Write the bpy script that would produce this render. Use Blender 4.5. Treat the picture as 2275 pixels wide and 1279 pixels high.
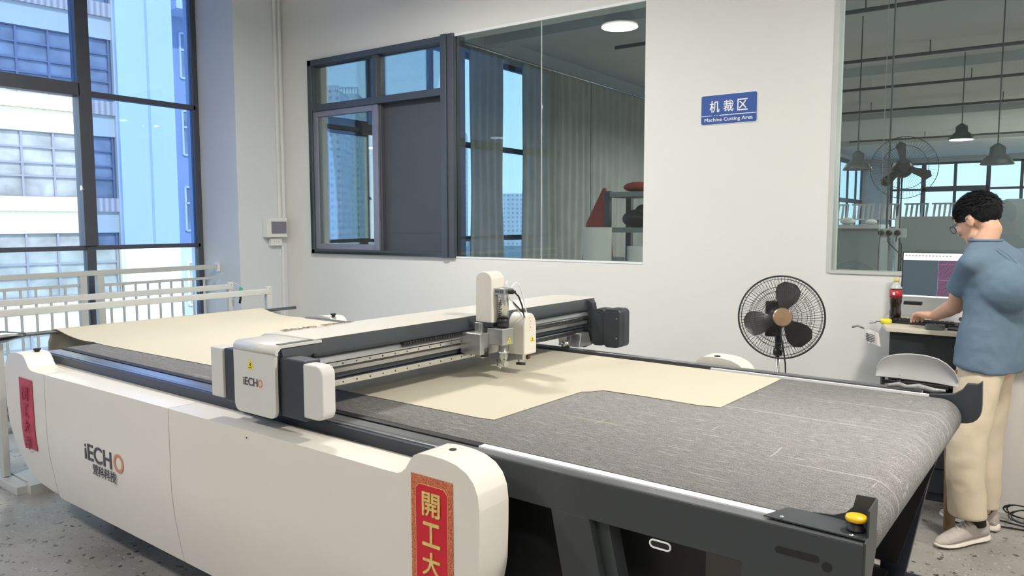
import bpy, bmesh, math, random
from mathutils import Vector, Matrix, noise
random.seed(7)
PI = math.pi
SC = bpy.context.scene
COL = SC.collection
for o in list(bpy.data.objects):
    bpy.data.objects.remove(o)

# ------------------------------------------------------------------ camera
YAW, PITCH, ROLL, MYAW = [math.radians(v) for v in (35.295, 4.898, -0.086, -2.405)]
FPX, CX, CY, HC = 1679.0, 1137.5, 639.5, 1.5
_f = Vector((-math.sin(YAW)*math.cos(PITCH), math.cos(YAW)*math.cos(PITCH), -math.sin(PITCH)))
_r0 = Vector((math.cos(YAW), math.sin(YAW), 0)); _u0 = _r0.cross(_f)
_r = _r0*math.cos(ROLL)+_u0*math.sin(ROLL); _u = -_r0*math.sin(ROLL)+_u0*math.cos(ROLL)
CAMP = Vector((0, 0, HC))
cam = bpy.data.cameras.new('camera'); cam.sensor_width = 36; cam.lens = 36*FPX/2275; cam.clip_end = 2000; cam.clip_start = .05
co = bpy.data.objects.new('camera', cam); COL.objects.link(co)
co.matrix_world = Matrix(((_r.x, _u.x, -_f.x, 0), (_r.y, _u.y, -_f.y, 0), (_r.z, _u.z, -_f.z, HC), (0, 0, 0, 1)))
SC.camera = co
def ray(x, y): return (x-CX)*_r-(y-CY)*_u+FPX*_f
def on_y(x, y, Y): d = ray(x, y); return CAMP+d*(Y/d.y)
def on_x(x, y, X): d = ray(x, y); return CAMP+d*(X/d.x)
def on_z(x, y, z): d = ray(x, y); return CAMP+d*((z-HC)/d.z)
def at_depth(x, y, dep): return CAMP+ray(x, y)*(dep/FPX)

# ------------------------------------------------------------------ colour management, sky, sun
SC.view_settings.view_transform = 'Standard'; SC.view_settings.look = 'None'
SC.view_settings.exposure = -0.02; SC.view_settings.gamma = 1.0; SC.view_settings.use_curve_mapping = False
W = bpy.data.worlds.new('world'); SC.world = W; W.use_nodes = True
nt = W.node_tree; nt.nodes.clear()
out = nt.nodes.new('ShaderNodeOutputWorld'); bg = nt.nodes.new('ShaderNodeBackground')
tc = nt.nodes.new('ShaderNodeTexCoord'); sp = nt.nodes.new('ShaderNodeSeparateXYZ'); cr = nt.nodes.new('ShaderNodeValToRGB')
cr.color_ramp.elements[0].position = 0.0; cr.color_ramp.elements[0].color = (.62, .80, .95, 1)
cr.color_ramp.elements[1].position = .5; cr.color_ramp.elements[1].color = (.26, .50, .90, 1)
nt.links.new(tc.outputs['Generated'], sp.inputs[0]); nt.links.new(sp.outputs['Z'], cr.inputs[0])
nt.links.new(cr.outputs[0], bg.inputs[0]); bg.inputs[1].default_value = 3.9
nt.links.new(bg.outputs[0], out.inputs[0])
sun = bpy.data.lights.new('sun', 'SUN'); sun.energy = 5.0; sun.angle = .02; sun.color = (1, .95, .86)
so = bpy.data.objects.new('sun', sun); COL.objects.link(so)
so.rotation_euler = Vector((-.75, .32, -.75)).to_track_quat('-Z', 'Y').to_euler()

# lamps of the room, most of them unseen and added as fill: x, y, z, power (each is a pendant built further down, its light sits in its shade)
ROOM_LAMPS = [(-3.65, 3.18, 3.5, 84), (-3.65, -.6, 3.5, 70), (-3.65, -4.2, 3.5, 40),
              (.45, 2.6, 3.5, 105), (.45, -.9, 3.5, 55), (.45, -4.2, 3.5, 30), (3.2, 2.6, 3.5, 60)]
HALL_LAMPS = [(-.58, 11.6, 2.24, 0), (-1.28, 15, 2.90, 160), (3.4, 20, 3.9, 250), (1.6, 9, 3.6, 150), (-2.24, 11.6, 2.24, 0), (1.2, 6.6, 3.6, 80), (2.5, 28, 3.7, 1500), (-3.4, 9.6, 3.3, 60), (-4.7, 13.2, 3.3, 60)]  # lit lamps out of view are added to brighten the hall and its curtains

# ------------------------------------------------------------------ materials
MATS = {}
def mat(name, col, rough=.5, metal=0, noise_amt=0, noise_scale=8, bump=0, bump_scale=60, spec=.5, coat=0, emis=None, emis_s=0, stretch=None):
    if name in MATS: return MATS[name]
    m = bpy.data.materials.new(name); m.use_nodes = True; MATS[name] = m
    n = m.node_tree.nodes; l = m.node_tree.links; b = n['Principled BSDF']
    c = (*col, 1)
    b.inputs['Base Color'].default_value = c; b.inputs['Roughness'].default_value = rough
    b.inputs['Metallic'].default_value = metal; b.inputs['Specular IOR Level'].default_value = spec
    b.inputs['Coat Weight'].default_value = coat
    if emis: b.inputs['Emission Color'].default_value = (*emis, 1); b.inputs['Emission Strength'].default_value = emis_s
    tc = n.new('ShaderNodeTexCoord'); mp = n.new('ShaderNodeMapping'); l.new(tc.outputs['Object'], mp.inputs[0])
    if stretch: mp.inputs['Scale'].default_value = stretch
    nz = n.new('ShaderNodeTexNoise'); nz.inputs['Scale'].default_value = noise_scale; nz.inputs['Detail'].default_value = 4
    l.new(mp.outputs[0], nz.inputs[0])
    mx = n.new('ShaderNodeMixRGB'); mx.blend_type = 'MULTIPLY'; mx.inputs[0].default_value = 1; mx.inputs[1].default_value = c
    rp = n.new('ShaderNodeValToRGB'); a = max(noise_amt, .02)
    rp.color_ramp.elements[0].position = .3; rp.color_ramp.elements[1].position = .7
    rp.color_ramp.elements[0].color = (1-a, 1-a, 1-a, 1); rp.color_ramp.elements[1].color = (1, 1, 1, 1)
    l.new(nz.outputs['Fac'], rp.inputs[0]); l.new(rp.outputs[0], mx.inputs[2]); l.new(mx.outputs[0], b.inputs['Base Color'])
    if bump:
        n2 = n.new('ShaderNodeTexNoise'); n2.inputs['Scale'].default_value = bump_scale; l.new(mp.outputs[0], n2.inputs[0])
        bp = n.new('ShaderNodeBump'); bp.inputs['Strength'].default_value = bump; bp.inputs['Distance'].default_value = .01
        l.new(n2.outputs['Fac'], bp.inputs['Height']); l.new(bp.outputs[0], b.inputs['Normal'])
    return m
def glass(name, tint, refl=1.0, rough=0.0):
    m = bpy.data.materials.new(name); m.use_nodes = True; MATS[name] = m
    n = m.node_tree.nodes; l = m.node_tree.links; n.clear()
    o = n.new('ShaderNodeOutputMaterial'); mx = n.new('ShaderNodeMixShader'); fr = n.new('ShaderNodeFresnel'); fr.inputs[0].default_value = 1.5
    mm = n.new('ShaderNodeMath'); mm.operation = 'MULTIPLY'; mm.inputs[1].default_value = refl
    t = n.new('ShaderNodeBsdfTransparent'); t.inputs[0].default_value = (*tint, 1)
    g = n.new('ShaderNodeBsdfGlossy'); g.inputs['Roughness'].default_value = rough; g.inputs[0].default_value = (1, 1, 1, 1)
    l.new(fr.outputs[0], mm.inputs[0]); l.new(mm.outputs[0], mx.inputs[0]); l.new(t.outputs[0], mx.inputs[1]); l.new(g.outputs[0], mx.inputs[2]); l.new(mx.outputs[0], o.inputs[0])
    return m
def M(k): return MATS[k]
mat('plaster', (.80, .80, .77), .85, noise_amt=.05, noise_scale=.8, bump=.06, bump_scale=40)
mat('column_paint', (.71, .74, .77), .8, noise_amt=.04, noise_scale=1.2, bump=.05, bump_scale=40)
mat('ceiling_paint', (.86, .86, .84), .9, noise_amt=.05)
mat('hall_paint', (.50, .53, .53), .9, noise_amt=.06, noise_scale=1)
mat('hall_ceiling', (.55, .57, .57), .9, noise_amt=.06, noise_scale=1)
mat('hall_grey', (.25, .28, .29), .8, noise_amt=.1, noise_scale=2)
mat('frame_dark', (.075, .08, .105), .42, noise_amt=.1, spec=.5)
mat('frame_alu', (.25, .25, .30), .38, metal=.3, noise_amt=.08)
mat('frame_slate', (.075, .09, .105), .4, metal=.2, noise_amt=.08)
mat('dark_panel', (.075, .082, .10), .6, noise_amt=.06, noise_scale=3)
mat('cover_cream', (.77, .73, .66), .36, noise_amt=.03, noise_scale=3, coat=.15)
mat('cover_grey', (.64, .63, .605), .4, noise_amt=.03, noise_scale=4)
mat('white_paint', (.58, .59, .57), .45, noise_amt=.04)
mat('plastic_white', (.80, .81, .80), .4, noise_amt=.02)
mat('machine_dark', (.040, .048, .058), .42, noise_amt=.15, noise_scale=12, bump=.03, bump_scale=300)
mat('machine_navy', (.022, .028, .045), .4, noise_amt=.1)
mat('frame_grey', (.048, .055, .060), .45, noise_amt=.1, noise_scale=5)
mat('black', (.012, .012, .014), .5, noise_amt=.2)
mat('rubber', (.02, .02, .022), .7, noise_amt=.2)
mat('rail_grey', (.30, .31, .33), .28, metal=.75, noise_amt=.12, noise_scale=4, stretch=(.3, 8, 8))
mat('alu', (.55, .56, .57), .33, metal=.85, noise_amt=.1, noise_scale=6, stretch=(8, .4, 8))
mat('steel', (.62, .63, .64), .22, metal=1, noise_amt=.05)
mat('strip_white', (.86, .85, .86), .4, noise_amt=.02)
mat('yellow', (.85, .50, .01), .35, noise_amt=.02)
mat('yellow_label', (.85, .74, .04), .45, noise_amt=.02)
mat('fabric', (.56, .515, .41), .85, noise_amt=.035, noise_scale=2.5, bump=.05, bump_scale=500)
mat('red_paper', (.62, .012, .03), .5, noise_amt=.05)
mat('faded_red', (.55, .06, .09), .45, noise_amt=.3, noise_scale=14, bump=.5, bump_scale=18)
mat('faded_ink', (.40, .04, .07), .6)
mat('gold', (.88, .66, .22), .5, metal=.05, noise_amt=.3, noise_scale=120)
mat('logo_dark', (.07, .07, .08), .5, noise_amt=.05)
mat('logo_orange', (.62, .27, .16), .5, noise_amt=.05)
mat('sign_blue', (.020, .085, .36), .35, noise_amt=.03)
mat('sign_white', (.88, .90, .92), .45, noise_amt=.01)
mat('shirt', (.122, .185, .252), .9, noise_amt=.10, noise_scale=8, bump=.25, bump_scale=22)
mat('trousers', (.66, .555, .415), .85, noise_amt=.07, noise_scale=9, bump=.2, bump_scale=20)
mat('skin', (.66, .385, .26), .55, noise_amt=.07, noise_scale=12)
mat('hair', (.009, .009, .011), .75, spec=.2, noise_amt=.3, noise_scale=90, bump=.6, bump_scale=160, stretch=(1, 1, .15))
mat('shoe', (.46, .41, .37), .8, noise_amt=.15, noise_scale=40, bump=.2, bump_scale=200)
mat('shoe_sole', (.74, .68, .60), .7, noise_amt=.08)
mat('sock', (.03, .02, .02), .9, noise_amt=.1)
mat('gold_disc', (.75, .50, .33), .25, metal=.9, noise_amt=.25, noise_scale=3)
mat('fan_black', (.018, .018, .02), .4, noise_amt=.1)
mat('fan_blade', (.05, .045, .048), .35, noise_amt=.1)
mat('desk_top', (.66, .62, .50), .45, noise_amt=.06, noise_scale=4)
mat('desk_white', (.64, .60, .56), .6, noise_amt=.04)
mat('desk_dark', (.022, .026, .032), .5, noise_amt=.1)
mat('screen_dark', (.03, .045, .058), .3, emis=(.06, .085, .105), emis_s=.75)
mat('screen_white', (.7, .7, .7), .3, emis=(.85, .82, .84), emis_s=.8)
mat('screen_line', (.3, .1, .25), .3, emis=(.30, .13, .25), emis_s=.8)
mat('screen_purple', (.05, .04, .08), .3, emis=(.075, .06, .10), emis_s=.75)
mat('screen_red', (.3, .05, .1), .3, emis=(.22, .02, .06), emis_s=.8)
mat('cola', (.016, .006, .004), .12, noise_amt=.1, coat=1)
mat('bottle_clear', (.55, .60, .56), .1, spec=.8, noise_amt=.02)
mat('label_red', (.55, .03, .05), .4, noise_amt=.1)
mat('paper', (.80, .77, .76), .7, noise_amt=.03)
mat('paper_ink', (.10, .09, .12), .7, noise_amt=.5, noise_scale=60)
mat('plastic_bag', (.35, .35, .35), .3, noise_amt=.4, noise_scale=30, bump=1, bump_scale=30)
mat('cardboard', (.34, .22, .13), .9, noise_amt=.15, noise_scale=9)
mat('green_plastic', (.02, .30, .16), .4, noise_amt=.05)
mat('curtain', (.37, .39, .38), .9, noise_amt=.15, noise_scale=3)
mat('roll_white', (.62, .62, .60), .8, noise_amt=.06)
mat('red_cloth', (.42, .06, .05), .85, noise_amt=.2)
mat('pipe_grey', (.13, .14, .145), .6, noise_amt=.1)
mat('lamp_shade', (.08, .10, .10), .5, noise_amt=.05)
mat('lamp_disc', (.9, .9, .85), .5, emis=(1, .95, .86), emis_s=9)
mat('facade_cream', (.72, .66, .50), .85, noise_amt=.05, noise_scale=.6)
mat('facade_white', (.78, .80, .84), .85, noise_amt=.04, noise_scale=.4)
mat('facade_grey', (.40, .44, .52), .85, noise_amt=.06, noise_scale=.4)
mat('far_glass', (.36, .37, .37), .12, noise_amt=.5, noise_scale=1.2, spec=.8)
mat('balcony_glass', (.5, .75, .72), .2, noise_amt=.1)
mat('asphalt', (.22, .23, .24), .9, noise_amt=.2, noise_scale=.3)
mat('chair_grey', (.43, .43, .43), .45, noise_amt=.04)
mat('lens', (.25, .28, .3), .1, spec=.8)
mat('brass', (.22, .17, .12), .6)
mat('knob_brown', (.10, .035, .03), .4)
# brick band with fine ribs, tower with windows, floor, belt
def ribbed(name, ca, cb, scale, axis='X', rough=.8):
    m = bpy.data.materials.new(name); m.use_nodes = True; MATS[name] = m
    n = m.node_tree.nodes; l = m.node_tree.links; b = n['Principled BSDF']; b.inputs['Roughness'].default_value = rough
    tc = n.new('ShaderNodeTexCoord'); w = n.new('ShaderNodeTexWave'); w.bands_direction = axis; w.inputs['Scale'].default_value = scale
    l.new(tc.outputs['Object'], w.inputs[0]); r = n.new('ShaderNodeValToRGB'); r.color_ramp.elements[0].color = (*ca, 1); r.color_ramp.elements[1].color = (*cb, 1)
    l.new(w.outputs['Fac'], r.inputs[0]); l.new(r.outputs[0], b.inputs['Base Color'])
ribbed('brick_rib', (.50, .36, .26), (.74, .60, .48), 1.6)
def towermat(name, wall, glass_c, sx, sz, mort=.3):
    m = bpy.data.materials.new(name); m.use_nodes = True; MATS[name] = m
    n = m.node_tree.nodes; l = m.node_tree.links; b = n['Principled BSDF']; b.inputs['Roughness'].default_value = .8
    tc = n.new('ShaderNodeTexCoord'); sp = n.new('ShaderNodeSeparateXYZ'); l.new(tc.outputs['Object'], sp.inputs[0])
    ad = n.new('ShaderNodeMath'); ad.operation = 'ADD'; l.new(sp.outputs['X'], ad.inputs[0]); l.new(sp.outputs['Y'], ad.inputs[1])
    cb = n.new('ShaderNodeCombineXYZ'); l.new(ad.outputs[0], cb.inputs['X']); l.new(sp.outputs['Z'], cb.inputs['Y'])
    br = n.new('ShaderNodeTexBrick'); br.offset = 0; br.inputs['Scale'].default_value = 1; br.inputs['Brick Width'].default_value = sx; br.inputs['Row Height'].default_value = sz
    br.inputs['Mortar Size'].default_value = mort; br.inputs['Mortar Smooth'].default_value = 0
    br.inputs['Color1'].default_value = (*glass_c, 1); br.inputs['Color2'].default_value = (*[c*1.5 for c in glass_c], 1); br.inputs['Mortar'].default_value = (*wall, 1)
    l.new(cb.outputs[0], br.inputs['Vector']); l.new(br.outputs['Color'], b.inputs['Base Color'])
towermat('tower_blue', (.62, .66, .72), (.24, .29, .36), 3.0, 3.0, .9)
towermat('tower_green', (.55, .62, .60), (.24, .30, .31), 2.4, 3.0, .8)
towermat('tower_cream', (.78, .62, .42), (.35, .28, .2), 2.2, 3.0, .8)
def floor_mat():
    m = bpy.data.materials.new('terrazzo'); m.use_nodes = True; MATS['terrazzo'] = m
    n = m.node_tree.nodes; l = m.node_tree.links; b = n['Principled BSDF']
    tc = n.new('ShaderNodeTexCoord')
    nz = n.new('ShaderNodeTexNoise'); nz.inputs['Scale'].default_value = 2.2; nz.inputs['Detail'].default_value = 6; l.new(tc.outputs['Object'], nz.inputs[0])
    base = n.new('ShaderNodeValToRGB'); base.color_ramp.elements[0].position = .3; base.color_ramp.elements[1].position = .75
    base.color_ramp.elements[0].color = (.235, .222, .205, 1); base.color_ramp.elements[1].color = (.40, .378, .345, 1); l.new(nz.outputs['Fac'], base.inputs[0])
    prev = base.outputs[0]
    for sc, th, c in ((34, .12, (.05, .047, .043, 1)), (27, .11, (.14, .12, .10, 1)), (70, .13, (.16, .15, .14, 1)), (62, .10, (.52, .50, .46, 1))):
        v = n.new('ShaderNodeTexVoronoi'); v.inputs['Scale'].default_value = sc; v.inputs['Randomness'].default_value = 1
        dn = n.new('ShaderNodeTexNoise'); dn.inputs['Scale'].default_value = sc*1.5
        mxv = n.new('ShaderNodeMixRGB'); mxv.inputs[0].default_value = .03; l.new(tc.outputs['Object'], dn.inputs[0]); l.new(tc.outputs['Object'], mxv.inputs[1]); l.new(dn.outputs['Color'], mxv.inputs[2]); l.new(mxv.outputs[0], v.inputs['Vector'])
        sep = n.new('ShaderNodeSeparateColor'); l.new(v.outputs['Color'], sep.inputs[0])
        g = n.new('ShaderNodeMath'); g.operation = 'GREATER_THAN'; g.inputs[1].default_value = .72; l.new(sep.outputs[0], g.inputs[0])
        r = n.new('ShaderNodeMath'); r.operation = 'MULTIPLY'; r.inputs[1].default_value = th*2.4; l.new(sep.outputs[1], r.inputs[0])
        a = n.new('ShaderNodeMath'); a.operation = 'ADD'; a.inputs[1].default_value = .08; l.new(r.outputs[0], a.inputs[0])
        lt = n.new('ShaderNodeMath'); lt.operation = 'LESS_THAN'; l.new(v.outputs['Distance'], lt.inputs[0]); l.new(a.outputs[0], lt.inputs[1])
        mu = n.new('ShaderNodeMath'); mu.operation = 'MULTIPLY'; l.new(lt.outputs[0], mu.inputs[0]); l.new(g.outputs[0], mu.inputs[1])
        mx = n.new('ShaderNodeMixRGB'); l.new(mu.outputs[0], mx.inputs[0]); l.new(prev, mx.inputs[1]); mx.inputs[2].default_value = c; prev = mx.outputs[0]
    l.new(prev, b.inputs['Base Color'])
    rr = n.new('ShaderNodeMapRange'); rr.inputs['To Min'].default_value = .16; rr.inputs['To Max'].default_value = .42; l.new(nz.outputs['Fac'], rr.inputs['Value']); l.new(rr.outputs[0], b.inputs['Roughness'])
floor_mat()
def belt_mat():
    m = bpy.data.materials.new('belt_felt'); m.use_nodes = True; MATS['belt_felt'] = m
    n = m.node_tree.nodes; l = m.node_tree.links; b = n['Principled BSDF']; b.inputs['Roughness'].default_value = .85
    tc = n.new('ShaderNodeTexCoord')
    def nz(sc, st, det=3, rot=0):
        mp = n.new('ShaderNodeMapping'); mp.inputs['Scale'].default_value = st; mp.inputs['Rotation'].default_value = (0, 0, rot); l.new(tc.outputs['Object'], mp.inputs[0])
        t = n.new('ShaderNodeTexNoise'); t.inputs['Scale'].default_value = sc; t.inputs['Detail'].default_value = det; l.new(mp.outputs[0], t.inputs[0]); return t.outputs['Fac']
    def ramp(f, p0, p1, c0, c1):
        r = n.new('ShaderNodeValToRGB'); r.color_ramp.elements[0].position = p0; r.color_ramp.elements[1].position = p1
        r.color_ramp.elements[0].color = (*c0, 1); r.color_ramp.elements[1].color = (*c1, 1); l.new(f, r.inputs[0]); return r.outputs[0]
    base = ramp(nz(34, (1.1, 6, 1), 6), .28, .72, (.175, .170, .168), (.33, .32, .315))
    fine = ramp(nz(300, (1, 1, 1), 2), .35, .65, (.48, .48, .48), (1.2, 1.2, 1.2))
    mu = n.new('ShaderNodeMixRGB'); mu.blend_type = 'MULTIPLY'; mu.inputs[0].default_value = .85; l.new(base, mu.inputs[1]); l.new(fine, mu.inputs[2])
    prev = mu.outputs[0]
    for f, p0, p1, c, k in ((nz(14, (.35, 14, 1), 5), .64, .70, (.62, .60, .57), .7), (nz(22, (.5, 10, 1), 4, .06), .67, .72, (.60, .58, .52), .8),
                            (nz(7, (10, .8, 1), 3, .5), .70, .73, (.55, .54, .5), .45), (nz(5, (.3, 18, 1), 3), .33, .29, (.36, .34, .24), .6), (nz(60, (.6, 2.2, 1), 2), .76, .79, (.70, .69, .66), .9), (nz(3, (.12, 9, 1), 1), .70, .708, (.55, .53, .49), .4), (nz(90, (.7, 1.6, 1), 2), .27, .24, (.08, .08, .08), .7)):
        r = ramp(f, min(p0, p1), max(p0, p1), (0, 0, 0), (1, 1, 1)) if p0 < p1 else ramp(f, p1, p0, (1, 1, 1), (0, 0, 0))
        k_ = n.new('ShaderNodeMath'); k_.operation = 'MULTIPLY'; k_.inputs[1].default_value = k; l.new(r, k_.inputs[0])
        mx = n.new('ShaderNodeMixRGB'); l.new(k_.outputs[0], mx.inputs[0]); l.new(prev, mx.inputs[1]); mx.inputs[2].default_value = (*c, 1); prev = mx.outputs[0]
    l.new(prev, b.inputs['Base Color'])
    bp = n.new('ShaderNodeBump'); bp.inputs['Strength'].default_value = .25; bp.inputs['Distance'].default_value = .003; l.new(nz(300, (1, 1, 1), 2), bp.inputs['Height']); l.new(bp.outputs[0], b.inputs['Normal'])
belt_mat()
def banner_mat():
    m = bpy.data.materials.new('banner_pattern'); m.use_nodes = True; MATS['banner_pattern'] = m
    n = m.node_tree.nodes; l = m.node_tree.links; b = n['Principled BSDF']; b.inputs['Roughness'].default_value = .5
    tc = n.new('ShaderNodeTexCoord'); v = n.new('ShaderNodeTexVoronoi'); v.feature = 'DISTANCE_TO_EDGE'; v.inputs['Scale'].default_value = 230
    d = n.new('ShaderNodeTexNoise'); d.inputs['Scale'].default_value = 60; mx = n.new('ShaderNodeMixRGB'); mx.inputs[0].default_value = .02
    l.new(tc.outputs['Object'], d.inputs[0]); l.new(tc.outputs['Object'], mx.inputs[1]); l.new(d.outputs['Color'], mx.inputs[2]); l.new(mx.outputs[0], v.inputs['Vector'])
    r = n.new('ShaderNodeValToRGB'); r.color_ramp.interpolation = 'CONSTANT'; r.color_ramp.elements[0].color = (.68, .30, .12, 1); r.color_ramp.elements[1].position = .10; r.color_ramp.elements[1].color = (.45, .03, .03, 1)
    l.new(v.outputs['Distance'], r.inputs[0]); l.new(r.outputs[0], b.inputs['Base Color'])
banner_mat()
glass('pane_blue', (.50, .60, .78), .9)
glass('pane_pale', (.90, .95, .95), .8)
glass('pane_open', (.98, .98, .97), .35)
glass('pane_inner', (.85, .90, .89), .75)
glass('pane_hall', (.66, .74, .77), .4)

# ------------------------------------------------------------------ mesh builder
class MB:
    def __init__(s): s.v = []; s.f = []; s.mi = []; s.cur = 0; s.smooth = []
    def add(s, vs, fs, smooth=False):
        o = len(s.v); s.v += [Vector(p) for p in vs]
        for f in fs: s.f.append([o+i for i in f]); s.mi.append(s.cur); s.smooth.append(smooth)
        return s
    def box(s, x0, x1, y0, y1, z0, z1):
        vs = [(x, y, z) for x in (x0, x1) for y in (y0, y1) for z in (z0, z1)]
        return s.add(vs, [(0, 1, 3, 2), (4, 6, 7, 5), (0, 4, 5, 1), (2, 3, 7, 6), (0, 2, 6, 4), (1, 5, 7, 3)])
    def obox(s, c, sx, sy, sz, rot=None):
        m = rot or Matrix.Identity(3); c = Vector(c)
        vs = [c+m @ Vector((x*sx/2, y*sy/2, z*sz/2)) for x in (-1, 1) for y in (-1, 1) for z in (-1, 1)]
        return s.add(vs, [(0, 1, 3, 2), (4, 6, 7, 5), (0, 4, 5, 1), (2, 3, 7, 6), (0, 2, 6, 4), (1, 5, 7, 3)])
    def prism(s, pts, axis, lo, hi, smooth=False):
        def P(p, t):
            return {'x': (t, p[0], p[1]), 'y': (p[0], t, p[1]), 'z': (p[0], p[1], t)}[axis]
        n = len(pts); vs = [P(p, lo) for p in pts]+[P(p, hi) for p in pts]
        fs = [list(range(n))[::-1], list(range(n, 2*n))]
        s.add(vs, fs); o = len(s.v)-2*n
        for i in range(n):
            s.f.append([o+i, o+(i+1) % n, o+n+(i+1) % n, o+n+i]); s.mi.append(s.cur); s.smooth.append(smooth)
        return s
    def tube(s, pts, r, n=10, closed=False, caps=True):
        pts = [Vector(p) for p in pts]; k = len(pts); rs = r if isinstance(r, (list, tuple)) else [r]*k
        rings = []; up = None
        for i, p in enumerate(pts):
            if closed: t = (pts[(i+1) % k]-pts[i-1]).normalized()
            else: t = (pts[min(i+1, k-1)]-pts[max(i-1, 0)]).normalized()
            if up is None: up = t.orthogonal().normalized()
            up = (up-t*up.dot(t)); up = up.normalized() if up.length > 1e-6 else t.orthogonal().normalized()
            b = t.cross(up)
            rings.append([p+(up*math.cos(2*PI*j/n)+b*math.sin(2*PI*j/n))*rs[i] for j in range(n)])
        vs = [q for rg in rings for q in rg]; fs = []
        for i in range(k if closed else k-1):
            for j in range(n):
                a, c = i*n, ((i+1) % k)*n
                fs.append((a+j, a+(j+1) % n, c+(j+1) % n, c+j))
        s.add(vs, fs, True)
        if caps and not closed:
            o = len(s.v)-k*n
            for rg in (list(range(n))[::-1], [(k-1)*n+j for j in range(n)]):
                s.f.append([o+i for i in rg]); s.mi.append(s.cur); s.smooth.append(False)
        return s
    def lathe(s, prof, c=(0, 0, 0), n=32, ax=(0, 0, 1), flat=False):
        ax = Vector(ax).normalized(); u = ax.orthogonal().normalized(); w = ax.cross(u); c = Vector(c); vs = []; fs = []
        for r, h in prof:
            for j in range(n):
                a = 2*PI*j/n; vs.append(c+ax*h+(u*math.cos(a)+w*math.sin(a))*r)
        for i in range(len(prof)-1):
            for j in range(n): fs.append((i*n+j, i*n+(j+1) % n, (i+1)*n+(j+1) % n, (i+1)*n+j))
        s.add(vs, fs, not flat); o = len(s.v)-len(vs)
        for i, rev in ((0, True), (len(prof)-1, False)):
            if prof[i][0] > 1e-4:
                f = [o+i*n+j for j in range(n)]; s.f.append(f[::-1] if rev else f); s.mi.append(s.cur); s.smooth.append(False)
        return s
    def ell(s, c, r, rot=None, nu=20, nv=12):
        c = Vector(c); m = rot or Matrix.Identity(3); vs = []; fs = []
        for i in range(nv+1):
            t = PI*i/nv
            for j in range(nu):
                a = 2*PI*j/nu; vs.append(c+m @ Vector((r[0]*math.sin(t)*math.cos(a), r[1]*math.sin(t)*math.sin(a), r[2]*math.cos(t))))
        for i in range(nv):
            for j in range(nu): fs.append((i*nu+j, (i+1)*nu+j, (i+1)*nu+(j+1) % nu, i*nu+(j+1) % nu))
        return s.add(vs, fs, True)
    def loft(s, rings, caps=True, smooth=True):
        n = len(rings[0]); vs = [Vector(p) for rg in rings for p in rg]; fs = []
        for i in range(len(rings)-1):
            for j in range(n): fs.append((i*n+j, i*n+(j+1) % n, (i+1)*n+(j+1) % n, (i+1)*n+j))
        s.add(vs, fs, smooth); o = len(s.v)-len(vs)
        if caps:
            for rg in (list(range(n))[::-1], [(len(rings)-1)*n+j for j in range(n)]):
                s.f.append([o+i for i in rg]); s.mi.append(s.cur); s.smooth.append(smooth)
        return s
    def xf(s, m): s.v = [m @ v for v in s.v]; return s
    def build(s, name, mats, parent=None, bevel=0, seg=3, org=None, remesh=0, sub=0, smooth_it=0, fix=True):
        me = bpy.data.meshes.new(name)
        if org is None: org = ORG.get(parent.name, Vector((0, 0, 0))) if parent else Vector((0, 0, 0))
        me.from_pydata([v-org for v in s.v], [], s.f)
        if not isinstance(mats, (list, tuple)): mats = [mats]
        for m in mats: me.materials.append(MATS[m] if isinstance(m, str) else m)
        for p, i, sm in zip(me.polygons, s.mi, s.smooth): p.material_index = i; p.use_smooth = sm
        if fix:
            bm = bmesh.new(); bm.from_mesh(me); bmesh.ops.remove_doubles(bm, verts=bm.verts, dist=1e-6); bmesh.ops.recalc_face_normals(bm, faces=bm.faces); bm.to_mesh(me); bm.free()
        me.update(); o = bpy.data.objects.new(name, me); COL.objects.link(o)
        if parent: o.parent = parent; ORG[o.name] = org
        if remesh:
            r = o.modifiers.new('r', 'REMESH'); r.mode = 'VOXEL'; r.voxel_size = remesh; r.use_smooth_shade = True
            if smooth_it: k = o.modifiers.new('s', 'SMOOTH'); k.iterations = smooth_it; k.factor = .5
        if bevel:
            b = o.modifiers.new('b', 'BEVEL'); b.width = bevel; b.segments = seg; b.limit_method = 'ANGLE'; b.angle_limit = math.radians(40); b.harden_normals = False
            for p in me.polygons: p.use_smooth = True
            try:
                e = o.modifiers.new('w', 'WEIGHTED_NORMAL'); e.keep_sharp = True
            except Exception: pass
        if sub: q = o.modifiers.new('sub', 'SUBSURF'); q.levels = sub; q.render_levels = sub
        return o
ORG = {}
def tag(o, label=None, cat=None, group=None, kind=None):
    if label: o['label'] = label
    if cat: o['category'] = cat
    if group: o['group'] = group
    if kind: o['kind'] = kind
    return o
def thing(name, label, cat, loc, rotz=0, group=None, meshorg=None):
    o = bpy.data.objects.new(name, None); COL.objects.link(o); o.location = loc; o.rotation_euler = (0, 0, rotz); o.empty_display_size = .1
    ORG[o.name] = Vector(meshorg) if meshorg is not None else (Vector(loc) if not rotz else Vector((0, 0, 0)))
    return tag(o, label, cat, group)
def struct(name, mb, m, **k):
    o = mb.build(name, m, **k); o['kind'] = 'structure'; return o
def children(o): return [c for c in bpy.data.objects if c.parent == o]
def copy_tree(o, parent=None):
    c = o.copy(); COL.objects.link(c); c.parent = parent
    for ch in children(o): copy_tree(ch, c)
    return c
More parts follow.
